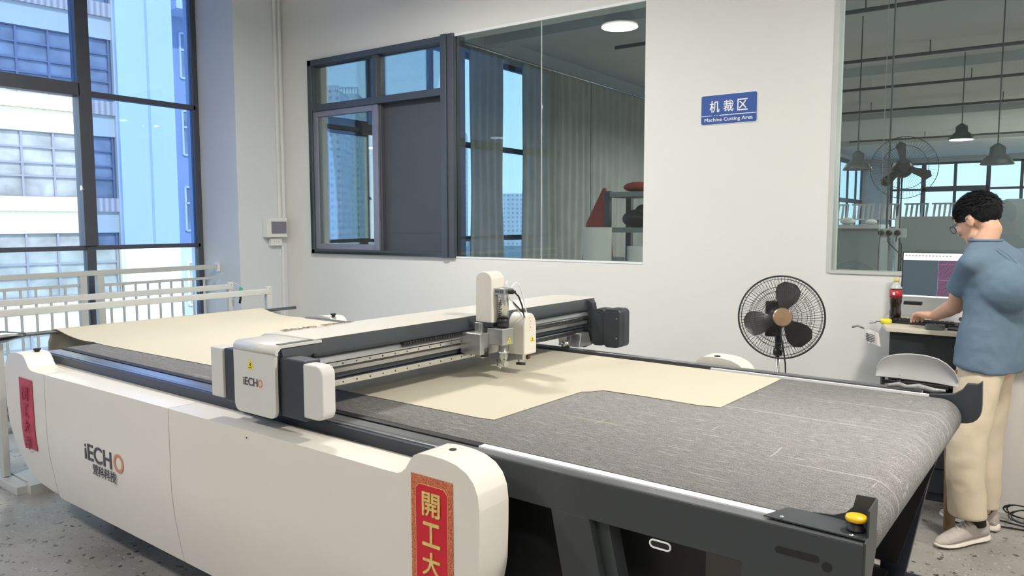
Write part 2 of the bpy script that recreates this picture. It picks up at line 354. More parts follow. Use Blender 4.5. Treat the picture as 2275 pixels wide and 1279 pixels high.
def text_mb(body, size, bold=0, depth=.001):
    shift = min(bold, .0045)*.30; bold = 0
    """glyph outlines as mesh data in the xy plane, centred"""
    cu = bpy.data.curves.new('t', 'FONT'); cu.body = body; cu.size = size; cu.align_x = 'CENTER'; cu.align_y = 'CENTER'; cu.offset = bold; cu.extrude = depth; cu.resolution_u = 4
    ob = bpy.data.objects.new('t', cu); COL.objects.link(ob)
    dg = bpy.context.evaluated_depsgraph_get(); me = bpy.data.meshes.new_from_object(ob.evaluated_get(dg))
    mb = MB(); mb.add([v.co.copy() for v in me.vertices], [list(p.vertices) for p in me.polygons])
    bpy.data.objects.remove(ob); bpy.data.curves.remove(cu); bpy.data.meshes.remove(me)
    xs = [v.x for v in mb.v]; ys = [v.y for v in mb.v]
    if xs:
        if shift:
            v0, f0, b0_ = list(mb.v), list(mb.f), MB()
            for q, (dx, dy) in enumerate(((0, 0), (1, 0), (-1, 0), (0, 1), (0, -1), (.7, .7), (-.7, .7), (.7, -.7), (-.7, -.7))):
                b0_.add([v+Vector((dx*shift*size/.1, dy*shift*size/.1, .00005*(9-q))) for v in v0], f0)
            mb = b0_; xs = [v.x for v in mb.v]; ys = [v.y for v in mb.v]
        c = Vector(((min(xs)+max(xs))/2, (min(ys)+max(ys))/2, 0)); mb.v = [v-c for v in mb.v]; mb.w = max(xs)-min(xs); mb.h = max(ys)-min(ys)
    return mb
def fit_text(body, w, h, bold=0, depth=.001):
    mb = text_mb(body, .1, bold, depth); sx = w/mb.w; sy = h/mb.h
    mb.v = [Vector((v.x*sx, v.y*sy, v.z)) for v in mb.v]; return mb
def basis(o, x, y, z):
    x, y, z = Vector(x), Vector(y), Vector(z)
    return Matrix(((x.x, y.x, z.x, o[0]), (x.y, y.y, z.y, o[1]), (x.z, y.z, z.z, o[2]), (0, 0, 0, 1)))
FACE = lambda a, b, z: basis((a, b, z), (1, 0, 0), (0, 0, 1), (0, -1, 0))     # drawn on a face that looks towards -y
def rrect(x0, x1, y0, y1, r, n=5, corners=(1, 1, 1, 1)):
    pts = []
    for k, (cx, cy, a0) in enumerate(((x1-r, y1-r, 0), (x0+r, y1-r, PI/2), (x0+r, y0+r, PI), (x1-r, y0+r, 3*PI/2))):
        if corners[k]: pts += [(cx+r*math.cos(a0+PI/2*i/n), cy+r*math.sin(a0+PI/2*i/n)) for i in range(n+1)]
        else: pts.append(((x1, y1), (x0, y1), (x0, y0), (x1, y0))[k])
    return pts

# ================================================================== THE SETTING
XW, YB, ZC = -7.12, 5.1, 4.35
XR, YN, YF = 4.2, -6.0, 38.0
struct('floor', MB().box(XW-.1, 8, YN-.2, YF+.2, -.12, 0), 'terrazzo')
struct('ceiling', MB().box(XW-.3, 8, YN-.2, YB+.1, ZC, ZC+.2), 'ceiling_paint')
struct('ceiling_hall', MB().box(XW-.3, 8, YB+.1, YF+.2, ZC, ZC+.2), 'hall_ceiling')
w = MB()   # back wall with its two window openings
WX0, WX1, WX2, WX3, WZ0, WZ1 = -6.065, -2.43, -1.13, .75, 1.205, 3.10
w.box(XW, WX0, YB, YB+.2, 0, ZC).box(WX0, WX1, YB, YB+.2, 0, WZ0).box(WX0, WX1, YB, YB+.2, WZ1, ZC)
w.box(WX1, WX2, YB, YB+.2, 0, ZC).box(WX2, WX3, YB, YB+.2, 0, WZ0-.01).box(WX2, WX3, YB, YB+.2, 3.25, ZC).box(WX3, XR, YB, YB+.2, 0, ZC)
struct('wall_back', w, 'plaster')
struct('wall_right', MB().box(XR, XR+.2, YN, YB, 0, ZC), 'plaster')
struct('wall_front', MB().box(XW, XR, YN-.2, YN, 0, ZC), 'plaster')
# window wall on the left: full-height frames
w = MB().box(XW-.2, XW, 4.53, YB+.2, 0, ZC).box(XW-.2, XW, YN, -1.2, 0, ZC).box(XW-.2, XW, -1.2, 4.53, 4.15, ZC).box(XW-.2, XW, -1.2, 4.53, 0, .14)
struct('wall_left', w, 'column_paint')
struct('trim_1', MB().box(XW, -6.49, 4.53, YB-.001, 0, ZC), 'column_paint', bevel=.006)     # corner column
def window_frame(name, bars, mat_='frame_dark'):
    f = MB()
    for b in bars: f.box(*b)
    return struct(name, f, mat_, bevel=.004, seg=2)
x0, x1 = XW-.05, XW+.02
Y0, Y1 = -1.2, 4.53
bars = [(x0, x1, 4.47, Y1, .14, 4.15), (x0-.02, x1+.03, 3.345, 3.46, 1.3, 4.15), (x0, x1+.01, 3.365, 3.445, .14, 1.3),
        (x0, x1, 1.55, 1.64, .14, 4.15), (x0, x1, .1, .19, .14, 4.15), (x0, x1, Y0, Y0+.08, .14, 4.15),
        (x0-.02, x1+.03, Y0, 3.36, 2.63, 2.745), (x0, x1, 3.44, 4.5, 2.642, 2.69), (x0, x1, Y0, 4.5, 1.262, 1.302), (x0, x1, Y0, 4.5, .235, .29), (x0, x1, Y0, 4.5, 4.08, 4.15), (x0, x1, Y0, 4.5, .14, .16)]
wf = window_frame('window_1', bars)
def pane(name, box, m, par): p = MB().box(*box).build(name, m, par); return p
xp = XW-.015
for (ya, yb, za, zb, m) in ((3.46, 4.47, 2.69, 4.08, 'pane_blue'), (3.46, 4.47, 1.302, 2.642, 'pane_blue'), (1.64, 3.345, 2.745, 4.08, 'pane_blue'), (1.64, 3.345, 1.302, 2.63, 'pane_open'),
                            (3.445, 4.47, .29, 1.262, 'pane_pale'), (1.64, 3.365, .29, 1.262, 'pane_pale'), (.19, 1.55, .29, 4.08, 'pane_blue'), (-1.12, .1, .29, 4.08, 'pane_blue')):
    pane('pane', (xp, xp+.006, ya, yb, za, zb), m, wf)
tag(MB().box(XW+.02, XW+.05, 3.335, 3.347, 1.80, 1.84).tube([(XW+.05, 3.34, 1.835), (XW+.07, 3.34, 1.80)], .006, 8).build('handle', 'steel', wf), 'small metal handle')
# centre window in the back wall: aluminium slider at left, two fixed panes at right
f = MB(); yA, yB_ = YB-.035, YB+.09
f.box(-6.065, -4.27, yA, yB_, 3.045, 3.10).box(-6.065, -4.27, yA, yB_, 1.205, 1.245).box(-6.065, -6.015, yA, yB_, 1.205, 3.10)
f.box(-4.335, -4.27, yA-.01, yB_, 1.2, 3.11).box(-6.02, -4.33, yA, yB_, 2.60, 2.665).box(-5.17, -5.12, yA+.01, yB_, 2.66, 3.05)
wc = struct('window_2', f, 'frame_slate', bevel=.004, seg=2)
f = MB(); yS = YB-.02
f.box(-6.015, -5.955, yS, yS+.035, 1.245, 2.6).box(-5.19, -5.12, yS, yS+.035, 1.245, 2.6).box(-5.96, -5.18, yS, yS+.035, 2.545, 2.6).box(-5.96, -5.18, yS, yS+.035, 1.245, 1.30)
f.build('sash', 'frame_alu', wc, bevel=.003, seg=2)
f = MB().box(-5.12, -4.335, YB+.045, YB+.06, 1.41, 2.6).box(-5.12, -4.335, YB+.047, YB+.058, 1.235, 1.411); tag(f.build('sash_panel', 'dark_panel', wc), 'dark grey opaque panel')
MB().box(-5.118, -5.09, YB-.0, YB+.05, 1.235, 2.6).build('sash_stile', 'frame_dark', wc)
MB().box(-4.27, -4.205, YB-.03, YB+.14, 1.2, 3.11).build('mullion', 'frame_dark', wc, bevel=.004, seg=2)
for b in ((-6.015, -5.17, YB+.02, YB+.026, 2.665, 3.045), (-5.12, -4.335, YB+.02, YB+.026, 2.665, 3.045), (-5.955, -5.19, YB-.005, YB+.001, 1.30, 2.545),
          (-4.205, -3.333, YB+.014, YB+.022, 1.206, 3.099), (-3.328, -2.431, YB+.014, YB+.022, 1.206, 3.099)):
    pane('pane', b, 'pane_inner', wc)
f = MB().box(-4.205, -2.43, YB-.004, YB+.01, 3.085, 3.105).box(-4.205, -2.43, YB-.004, YB+.01, 1.198, 1.212).box(-3.332, -3.329, YB+.011, YB+.025, 1.206, 3.099)
f.build('sealant_bead', 'sign_white', wc)
f = MB().box(WX2-.015, WX2+.012, YB-.008, YB+.1, 1.185, 3.25).box(WX2, WX3, YB-.01, YB+.1, 1.18, 1.2).box(WX3-.02, WX3, YB-.008, YB+.1, 1.185, 3.25).box(WX2, WX3, YB-.008, YB+.1, 3.23, 3.25)
wr = struct('window_3', f, 'white_paint')
for b in ((WX2+.012, -.847, YB+.014, YB+.022, 1.2, 3.23), (-.845, WX3-.02, YB+.014, YB+.022, 1.2, 3.23)): pane('pane', b, 'pane_inner', wr)
MB().box(-.847, -.845, YB+.011, YB+.025, 1.2, 3.23).build('glass_seam', 'pipe_grey', wr)
# hall beyond the wall
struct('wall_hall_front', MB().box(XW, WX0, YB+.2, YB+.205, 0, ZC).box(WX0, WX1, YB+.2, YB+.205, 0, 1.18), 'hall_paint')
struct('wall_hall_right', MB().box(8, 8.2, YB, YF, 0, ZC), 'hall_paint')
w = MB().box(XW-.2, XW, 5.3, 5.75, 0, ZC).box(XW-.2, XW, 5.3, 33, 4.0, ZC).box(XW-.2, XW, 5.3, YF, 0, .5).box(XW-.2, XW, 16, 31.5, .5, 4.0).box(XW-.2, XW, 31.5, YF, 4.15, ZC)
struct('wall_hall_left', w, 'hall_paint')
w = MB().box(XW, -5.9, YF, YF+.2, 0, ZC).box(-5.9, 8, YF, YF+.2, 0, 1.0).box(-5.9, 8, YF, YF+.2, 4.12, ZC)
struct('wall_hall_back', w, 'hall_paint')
bars = [(x0, x1, y-.04, y+.04, .5, 4.0) for y in (5.79, 6.95, 8.1, 9.35, 10.6, 11.8, 13, 14.2, 15.9)]+[(x0, x1, 5.75, 16, z-.04, z+.04) for z in (.54, 1.27, 2.66, 3.96)]+[(x0-.02, x1+.02, 5.75, 8.1, 2.60, 2.78)]
wh = window_frame('window_4', bars)
for (a, b) in ((5.83, 6.91), (6.99, 8.06), (8.14, 16)): pane('pane', (xp, xp+.006, a, b, .56, 3.94), 'pane_hall', wh)
bars = [(x0, x1, y-.07, y+.07, .5, 4.15) for y in (31.6, 33.4, 35, 36.7, 37.9)]+[(x0, x1, 31.5, YF, z-.09, z+.09) for z in (2.45, 4.1)]
wh2 = window_frame('window_5', bars); pane('pane', (xp, xp+.006, 31.6, 37.9, .5, 4.1), 'pane_hall', wh2)
bars = [(x-.06, x+.06, YF, YF+.08, 1.0, 4.12) for x in (-5.88, -5.6, -4.6, -3.4, -2.2, -1.0, .2, 1.4, 3, 5, 7)]+[(-5.9, 8, YF, YF+.08, z-.05, z+.05) for z in (1.0, 2.95, 4.08)]
bars += [(-4.65, -2.15, YF-.02, YF+.1, 2.85, 3.08), (-4.7, -4.52, YF-.02, YF+.1, 1, 4.1), (-2.25, -2.1, YF-.02, YF+.1, 1, 4.1)]
wh3 = window_frame('window_6', bars); pane('pane', (-5.8, 8, YF+.03, YF+.036, 1, 4.1), 'pane_hall', wh3)

# ================================================================== OUTSIDE
GZ = -14
tag(MB().box(-700, -7.6, -300, 700, GZ-.5, GZ).build('ground', 'asphalt'), kind='structure')
DEP = 26.0
p0 = at_depth(90, 400, DEP); dA = Vector((math.sin(math.radians(6.9)), math.cos(math.radians(6.9)), 0)); nA = Vector((dA.y, -dA.x, 0))   # nA looks to us
def facadept(px, py, off=0):
    d = ray(px, py); q = p0+nA*off; t = (q-CAMP).dot(nA)/d.dot(nA); return CAMP+d*t
def fs(px): return (facadept(px, 496)-p0).dot(dA)
def fz(py, px=90): return facadept(px, py).z
def add_facade(th, s0, s1, zlev, period, nfl, brick_h, cream_h, win_h, bays, base):
    """bands with real depth: coordinates along the facade, out of it, height"""
    for k in range(nfl):
        zt = base+period*k
        mb = MB().box(s0, s1, -.12, .0, zt-brick_h, zt); mb.build('ribbed_band', 'brick_rib', th)
        n = max(1, int(round((s1-s0)/bays)))
        for j in range(n):
            a = s0+(s1-s0)*j/n; b = s0+(s1-s0)*(j+1)/n
            z1 = zt-brick_h-cream_h; z0 = z1-win_h
            wmb = MB().box(a+.08, b-.08, .14, .2, z0, z1); pn = wmb.build('window', 'far_glass', th)
            fr = MB()
            for q in range(5):
                xx = a+.08+(b-a-.16)*q/4; fr.box(xx-.035, xx+.035, .05, .15, z0, z1)
            for zz in (z0, z0+win_h*.32, z0+win_h*.52, z0+win_h*.76, z1): fr.box(a+.08, b-.08, .06, .15, zz-.03, zz+.03)
            fr.build('window_frame', 'frame_alu', pn)
def facade_thing(name, label, px0, px1, off, depth=8, m='facade_cream', floors=True, zt=14):
    d0 = (facadept(px0, 496, off)-p0).dot(dA); d1 = (facadept(px1, 496, off)-p0).dot(dA)
    o = p0+nA*off; o = Vector((o.x, o.y, GZ))
    th = thing(name, label, 'building', o, math.atan2(dA.y, dA.x), meshorg=(0, 0, 0))
    # local x along dA, local y = away from us (perp), local z up from ground
    return th, d0, d1
thA, a0, a1 = facade_thing('office_building', 'cream office block with brown ribbed bands and strip windows across the yard', -420, 272, 0)
per = fz(210)-fz(437); bandt = fz(437)-GZ
nlow = int(bandt/per)
base = bandt-per*nlow
brick_h, cream_h = per*.14, per*.22; win_h = per-brick_h-cream_h
body = MB()
for k in range(nlow+6):
    zt = base+per*k; z1 = zt-brick_h-cream_h
    body.box(a0, a1, 0, 6, z1, zt)
body.box(a0, a1, .25, 6, 0, base+per*(nlow+5)); body.box(a0, a0+.3, 0, 6, 0, base+per*(nlow+5)).box(a1-.12, a1, -.13, 6, 0, base+per*(nlow+5))
body.build('wall', 'facade_cream', thA)
add_facade(thA, a0+.3, a1-.12, 0, per, nlow+6, brick_h, cream_h, win_h, 3.4, base)
thB, b0, b1 = facade_thing('stair_tower', 'plain white tower block standing right of the cream office block', 276, 392, .35)
H = 34
mb = MB().box(b0, b1-.9, 0, 7, 0, H); mb.build('wall', 'facade_white', thB)
MB().box(b1-.9, b1, -.25, 7, 0, H).build('pilaster', 'facade_white', thB)
thC, c0, c1 = facade_thing('apartment_building', 'narrow grey block with stacked windows and white balcony behind the white tower', 388, 500, -3.5)
MB().box(c0, c1+3, 0, 8, 0, 34).build('wall', 'facade_grey', thC)
for k in range(9):
    pn = MB().box(c0+.5, c0+3.1, -.03, .05, 2+3.3*k, 3.9+3.3*k).build('window', 'far_glass', thC)
    fr = MB()
    for q in range(4): fr.box(c0+.5+.866*q-.04, c0+.5+.866*q+.04, -.08, 0, 2+3.3*k, 3.9+3.3*k)
    for zz in (0, 1.2, 1.9): fr.box(c0+.5, c0+3.1, -.08, 0, 2+3.3*k+zz-.04, 2+3.3*k+zz+.04)
    fr.build('window_frame', 'facade_white', pn)
zb = facadept(405, 40, -3.5).z-GZ
MB().box(c0-.2, c0+3.4, -1.4, 0, zb, zb+1.2).build('balcony', 'facade_white', thC)
def tower(px0, px1, pytop, dep, m, label, group=None, crown=True, thick=20):
    a = at_depth(px0, 496, dep); b = at_depth(px1, 496, dep); zt = at_depth((px0+px1)/2, pytop, dep).z
    th = thing('tower_block', label, 'building', Vector(((a.x+b.x)/2, (a.y+b.y)/2, GZ)), YAW, group=group, meshorg=(0, 0, 0))
    wd = (b-a).length; MB().box(-wd/2, wd/2, 0, thick, 0, zt-GZ).build('wall', m, th)
    if crown:
        c = MB(); h = wd*.28
        for i in range(7): x = -wd/2+wd*i/6; c.box(x-.25, x+.25, 0, .5, zt-GZ, zt-GZ+h)
        c.box(-wd/2, wd/2, 0, .5, zt-GZ+h, zt-GZ+h+.7); c.build('roof_frame', m, th)
    return th
tower(734, 760, 205, 320, 'tower_blue', 'tall blue-grey high-rise at the left of the sliding window with open roof frame')
tower(760, 800, 212, 350, 'tower_green', 'grey-green high-rise with open roof frame, second from left in the sliding window')
tower(700, 733, 300, 380, 'tower_blue', 'blue-grey high-rise at the far left edge of the sliding window', crown=False)
tower(812, 850, 300, 260, 'tower_cream', 'sunlit cream high-rise behind the sliding window sash', crown=False)
tower(1008, 1036, 296, 500, 'tower_blue', 'low distant block seen beside the first grey curtain', crown=False)
tower(1118, 1170, 430, 520, 'tower_blue', 'distant pale block seen in the gap between the curtains', crown=False, thick=30)

# ================================================================== CUTTING MACHINE (coordinates: a along it, b across it, z up)
cM, sM = math.cos(MYAW), math.sin(MYAW)
def wm(a, b, z=0): return Vector((a*cM-b*sM, a*sM+b*cM, z))
def mthing(name, label, cat, a, b, z=0, group=None): return thing(name, label, cat, wm(a, b, z), MYAW, group, meshorg=(a, b, z))
def interp(tab, x):
    if x <= tab[0][0]: return tab[0][1]
    for (x0_, y0_), (x1_, y1_) in zip(tab, tab[1:]):
        if x <= x1_: return y0_+(y1_-y0_)*(x-x0_)/(x1_-x0_)
    return tab[-1][1]
mach = mthing('cutting_machine', 'long cream and dark grey flatbed cutting machine with a worn grey conveyor belt', 'cutting machine', -2.3, 2.4)
AL = [(.19, -3.74), (.2, -3.86), (.21, -4.02), (.241, -4.119), (.272, -4.181), (.336, -4.252), (.416, -4.287), (.496, -4.322), (.6, -4.346), (.72, -4.350), (.773, -4.350), (.8, -4.338), (.82, -4.322), (.838, -4.306), (.85, -4.285), (.863, -4.24)]
AR = [(z, -(a+4.350)-1.203) for z, a in AL]
TOPP = [(-4.35, .77), (-4.335, .80), (-4.306, .838), (-4.28, .853), (-4.24, .863), (-4.186, .868), (-4.12, .866), (-4.10, .861), (-4.075, .84), (-4.05, .812), (-4.03, .801), (-4.0, .797), (-3.95, .797)]
TOPP += [(-3.0, .806), (-2.0, .811), (-1.56, .811), (-1.50, .812), (-1.475, .82), (-1.455, .85), (-1.44, .872), (-1.42, .882), (-1.38, .886), (-1.32, .884), (-1.28, .877), (-1.245, .862), (-1.222, .84), (-1.208, .81), (-1.203, .77)]
def tuck(z): return max(0, (.52-z))**1.6*.25
def cover_panel(s0, s1, front, back, seamL=None, seamR=None):
    """one cover shell, front skin is a grid between two seam curves a(z)"""
    sgn = 1 if back > front else -1
    NU, NV = 110, 18; grid = []
    for i in range(NU+1):
        u = .5-.5*math.cos(PI*i/NU); col = []
        at = (seamL(.8) if seamL else s0)*(1-u)+(seamR(.8) if seamR else s1)*u
        zt = interp(TOPP, at); zb = .195
        for j in range(NV+1):
            z = zb+(zt-zb)*j/NV
            aL = seamL(z) if seamL else interp(AL, z); aR = seamR(z) if seamR else interp(AR, z)
            if not seamL: aL = interp(AL, z) if z < .77 else s0
            if not seamR: aR = interp(AR, z) if z < .77 else s1
            col.append((aL+(aR-aL)*u, front+sgn*tuck(z), z))
        grid.append(col)
    mb = MB(); n = NV+1
    vs = [p for c in grid for p in c]; bs = [(p[0], back, p[2]) for c in grid for p in c]
    fs = [(i*n+j, (i+1)*n+j, (i+1)*n+j+1, i*n+j+1) for i in range(NU) for j in range(NV)]
    o = len(vs); bf = [tuple(o+k for k in f[::-1]) for f in fs]; side = []
    for i in range(NU): side += [(i*n, o+i*n, o+(i+1)*n, (i+1)*n), (i*n+NV, (i+1)*n+NV, o+(i+1)*n+NV, o+i*n+NV)]
    for j in range(NV): side += [(j, j+1, o+j+1, o+j), (NU*n+j, o+NU*n+j, o+NU*n+j+1, NU*n+j+1)]
    mb.add(vs+bs, fs+bf+side, True); return mb
S1 = lambda z: -3.868
S2 = lambda z: -2.735
g = .0025
def covers(front, back, nm='cover_panel'):
    r = []
    for (sl, sr) in ((None, S1), (S1, S2), (S2, None)):
        L = (lambda z, f=sl: f(z)+g) if sl else None; R_ = (lambda z, f=sr: f(z)-g) if sr else None
        r.append(cover_panel(-4.35, -1.203, front, back, L, R_).build(nm, 'cover_cream', mach, bevel=.0035, seg=3))
    return r
near = covers(1.42, 1.54); covers(3.40, 3.28)
for y0_, y1_ in ((1.5405, 1.586), (3.236, 3.2795)): MB().box(-4.22, -1.52, y0_, y1_, .775, .802).build('cover_lip', 'cover_cream', mach)
# hollow dark gap lines of the cover sit over a dark inner sheet
MB().box(-4.2, -1.33, 1.545, 1.58, .3, .77).build('inner_plate', 'machine_dark', mach)
# belt: one closed loop with rolls at both ends
prof = []
for i in range(17): t = PI/2-PI*i/16; prof.append((-.43+.07*math.cos(t), .78+.07*math.sin(t)))
for i in range(17): t = -PI/2-PI*i/16; prof.append((-4.28+.07*math.cos(t), .78+.07*math.sin(t)))
bm_ = MB(); bm_.prism(prof, 'y', 1.688, 3.16, smooth=True); belt = bm_.build('conveyor_belt', 'belt_felt', mach)
for p in belt.data.polygons:
    if len(p.vertices) > 4: p.use_smooth = False
tag(belt, 'worn grey felt belt with white scratches')
# near rail and side frame
MB().box(-4.27, -1.38, 1.585, 1.655, .806, .846).build('side_rail', 'rail_grey', mach, bevel=.003)
MB().box(-4.27, -1.40, 1.568, 1.584, .803, .842).build('rail_edge', 'machine_navy', mach, bevel=.002)
MB().box(-4.27, -1.42, 1.600, 1.6035, .8462, .8475).build('rail_lip', 'steel', mach)
MB().box(-4.27, -1.41, 1.660, 1.689, .78, .8485).box(-1.41, -.5, 1.684, 1.689, .80, .849).build('belt_gap_plate', 'black', mach)
MB().box(-1.405, -.545, 1.657, 1.6838, .838, .8495).build('guide_strip', 'strip_white', mach)
def frame_side(bo, bi):
    fr = MB()
    ex = -.345 if bo < 3 else -.43
    fr.prism([(-1.40, .737), (-1.40, .842), (ex, .842), (ex, .745), (min(ex, -.385), .70), (-.53, .12), (-.62, .12), (-.61, .55), (-.598, .737)], 'y', bo, bi)
    fr.prism([(-1.123, .74), (-1.003, .74), (-.86, .12), (-.99, .12)], 'y', bo, bi)
    fr.box(-1.0, -.45, min(bo, bi), max(bo, bi), .05, .125)
    return fr
frame_side(1.62, 1.650).build('side_frame', 'frame_grey', mach, bevel=.003)
MB().box(-1.40, -.347, 1.622, 1.656, .842, .8455).build('frame_top_edge', 'rail_grey', mach)
MB().prism([(-1.005, .735), (-.965, .735), (-.82, .12), (-.86, .12)], 'y', 1.652, 1.70).build('inner_leg', 'frame_grey', mach)
frame_side(3.235, 3.20).build('side_frame', 'machine_navy', mach, bevel=.003)
MB().prism([(-.41, .70), (-.555, .174), (-1.1, .174), (-1.1, .70)], 'y', 3.17, 3.198).build('leg_panel', 'black', mach)
MB().box(-4.1, -.75, 1.78, 3.1, .22, .70).build('underbody', 'black', mach)
for b in (1.75, 3.1):
    MB().box(-4.0, -.55, b-.05, b+.05, .06, .14).build('base_beam', 'black', mach)
MB().box(-.66, -.58, 1.70, 3.15, .07, .15).build('base_beam', 'black', mach)
for a in (-3.9, -2.3, -.8):
    for b in (1.75, 3.1):
        MB().lathe([(.05, 0), (.05, .015), (.012, .02), (.012, .07)], (a, b, 0), 16).build('foot', 'rubber', mach)
# slots, hole and handle in the near frame
MB().prism(rrect(-.524, -.431, .781, .796, .0074), 'y', 1.6185, 1.6215).build('slot', 'black', mach)
MB().lathe([(.0105, 0), (.0105, .004)], (-.415, 1.6185, .777), 20, (0, 1, 0)).build('hole', 'black', mach)
hp = rrect(-.826, -.772, .714, .733, .0094); hpath = [(p[0], 1.618, p[1]) for p in hp]
hn = MB().tube(hpath, .0024, 8, closed=True).build('handle_ring', 'sign_white', mach)
MB().prism(rrect(-.826, -.772, .714, .733, .0094), 'y', 1.6192, 1.6215).build('handle_recess', 'black', hn)
# corner plate, emergency stop, raised ear and flange
pl = MB().prism([(-.556, 1.634), (-.528, 1.716), (-.345, 1.716), (-.345, 1.628)], 'z', .8495, .8525).build('corner_plate', 'frame_grey', mach)
for a, b in ((-.52, 1.645), (-.372, 1.634)): MB().lathe([(.006, 0), (.006, .002), (.003, .004)], (a, b, .8525), 12).build('screw', 'steel', pl)
ear = [(-.475, .8525), (-.43, .857), (-.405, .868), (-.39, .885), (-.384, .913), (-.345, .914), (-.345, .8525)]
MB().prism(ear, 'y', 1.716, 1.720).build('corner_ear', 'frame_grey', mach)
MB().prism([(1.622, .745), (1.622, .846), (1.645, .852), (1.645, .908), (1.716, .914), (1.716, .80), (1.68, .745)], 'x', -.345, -.341).build('end_flange', 'frame_grey', mach)
es = MB().lathe([(.019, 0), (.019, .006), (.015, .008), (.013, .022)], (-.372, 1.668, .8525), 24).build('emergency_stop', 'black', mach)
MB().lathe([(.012, .020), (.0205, .022), (.022, .027), (.020, .032), (.0, .034)], (-.372, 1.668, .8525), 28).build('button', 'yellow', es)
far = [(-.47, .858), (-.42, .862), (-.39, .868), (-.364, .888), (-.35, .912), (-.317, .913), (-.302, .926), (-.299, .84), (-.300, .815), (-.304, .798), (-.312, .784), (-.324, .773), (-.340, .766), (-.36, .763), (-.47, .76)]
MB().prism(far, 'y', 3.172, 3.20).build('corner_ear', 'machine_dark', mach, bevel=.002)
MB().box(-4.27, -.50, 3.20, 3.235, .80, .862).build('side_rail', 'rail_grey', mach, bevel=.003)
MB().box(-1.33, -.47, 3.163, 3.176, .845, .858).build('guide_strip', 'strip_white', mach)
tag(MB().tube([(-.62, 3.2, .868), (-.58, 3.21, .874), (-.55, 3.20, .870), (-.51, 3.205, .876), (-.46, 3.20, .868), (-.42, 3.20, .872)], [.006, .010, .008, .011, .010, .004], 8).build('plastic_wrap', 'plastic_bag', mach), 'crumpled clear plastic wrapping')
# screw holes and buttons on cover humps
MB().lathe([(.010, 0), (.010, .002)], (-1.36, 1.495, .8855), 18).build('cover_hole', 'black', mach)
MB().lathe([(.012, 0), (.012, .008), (.017, .009), (.017, .016), (.0, .018)], (-4.15, 1.50, .866), 20).build('cover_button', 'black', mach)
MB().lathe([(.012, 0), (.012, .012), (.020, .013), (.018, .022), (.0, .024)], (-4.10, 3.31, .866), 20).build('cover_button', 'black', mach)
MB().lathe([(.014, 0), (.014, .004), (.0, .006)], (-1.36, 3.31, .885), 20).build('cover_button', 'black', mach)
MB().lathe([(.003, 0), (.003, .002)], (-2.223, 1.4185, .785), 8, (0, 1, 0)).build('scuff', 'black', mach)
# lettering on the near cover
def letters(name, body, w_, h_, m, place, parent, bold=.004, depth=.0006):
    t = fit_text(body, w_, h_, bold, depth); t.xf(place); t.smooth = [False]*len(t.f); return t.build(name, m, parent)
LY = 1.4185
lg = letters('logo', 'iECH', .250, .074, 'logo_dark', FACE(-3.342, LY, .511), mach, bold=.007)
letters('logo_letter', 'O', .086, .080, 'logo_orange', FACE(-3.155, LY, .512), lg, bold=.007)
letters('logo_caption', '爱科科技', .215, .048, 'logo_dark', FACE(-3.290, LY, .443), lg, bold=.002)

# red banners stuck on the cover (things of their own)
def banner(name, label, a0_, a1_, z0_, z1_, b, mb_border, mb_inner, chars, charm, size, tilt=0, crumple=0):
    t = mthing(name, label, 'banner', (a0_+a1_)/2, b, z0_)
    mg = .018; N = 40 if crumple else 14
    def sheet(x0_, x1_, y0_, y1_, off, m, nm, par):
        mb = MB(); NX = 10 if crumple else 1
        for sgn, o_ in ((1, off), (-1, off+.0006)):
            vs = []
            for i in range(NX+1):
                for j in range(N+1):
                    x = x0_+(x1_-x0_)*i/NX; y = y0_+(y1_-y0_)*j/N
                    bb = b-o_ + (tuck(y))
                    if crumple: bb -= crumple*(.5+.5*noise.noise((x*22, y*6, 3)))*(1 if 0 < i < NX else .5)
                    vs.append((x+tilt*(z1_-y), bb, y))
            fs = [(i*(N+1)+j, (i+1)*(N+1)+j, (i+1)*(N+1)+j+1, i*(N+1)+j+1) for i in range(NX) for j in range(N)]
            mb.add(vs, [f[::sgn] for f in fs], bool(crumple))
        o = mb.build(nm, m, par, fix=False); return o
    bd = sheet(a0_, a1_, z0_, z1_, .0006, mb_border, 'paper', t)
    if mb_inner:
        inner = MB().prism([(a0_+mg+.014, z1_-mg*1.3), (a1_-mg-.014, z1_-mg*1.3), (a1_-mg, z1_-mg*1.3-.014), (a1_-mg, z0_+mg*1.3), (a0_+mg, z0_+mg*1.3), (a0_+mg, z1_-mg*1.3-.014)], 'y', b-.0022, b-.0015)
        inner.build('red_field', mb_inner, t)
        ring = [(a0_+mg+.014, z1_-mg*1.3), (a1_-mg-.014, z1_-mg*1.3), (a1_-mg, z1_-mg*1.3-.014), (a1_-mg, z0_+mg*1.3), (a0_+mg, z0_+mg*1.3), (a0_+mg, z1_-mg*1.3-.014)]
        MB().tube([(p[0], b-.002, p[1]) for p in ring], .0009, 6, closed=True).build('gold_line', 'gold', t)
    zc = z1_-mg-.017-size*.55
    for c in chars:
        tb = fit_text(c, size*.90, size*.92, .0045 if mb_inner else .002, .0012); tb.xf(FACE((a0_+a1_)/2+tilt*(z1_-zc), b-(.0038 if mb_inner else crumple+.003), zc)); tb.build('character', charm, t)
        zc -= size*1.14
    return t
banner('spring_banner', 'upright red banner with gold border and raised gold characters on right end of cover', -1.445, -1.292, .46, .826, 1.4195, 'banner_pattern', 'red_paper', '開工大吉', 'gold', .072)
banner('faded_banner', 'faded crumpled pink-red banner on the left end of the cover', -4.165, -4.005, .405, .752, 1.4195, 'faded_red', None, '開工大吉', 'faded_ink', .070, tilt=.02, crumple=.006)

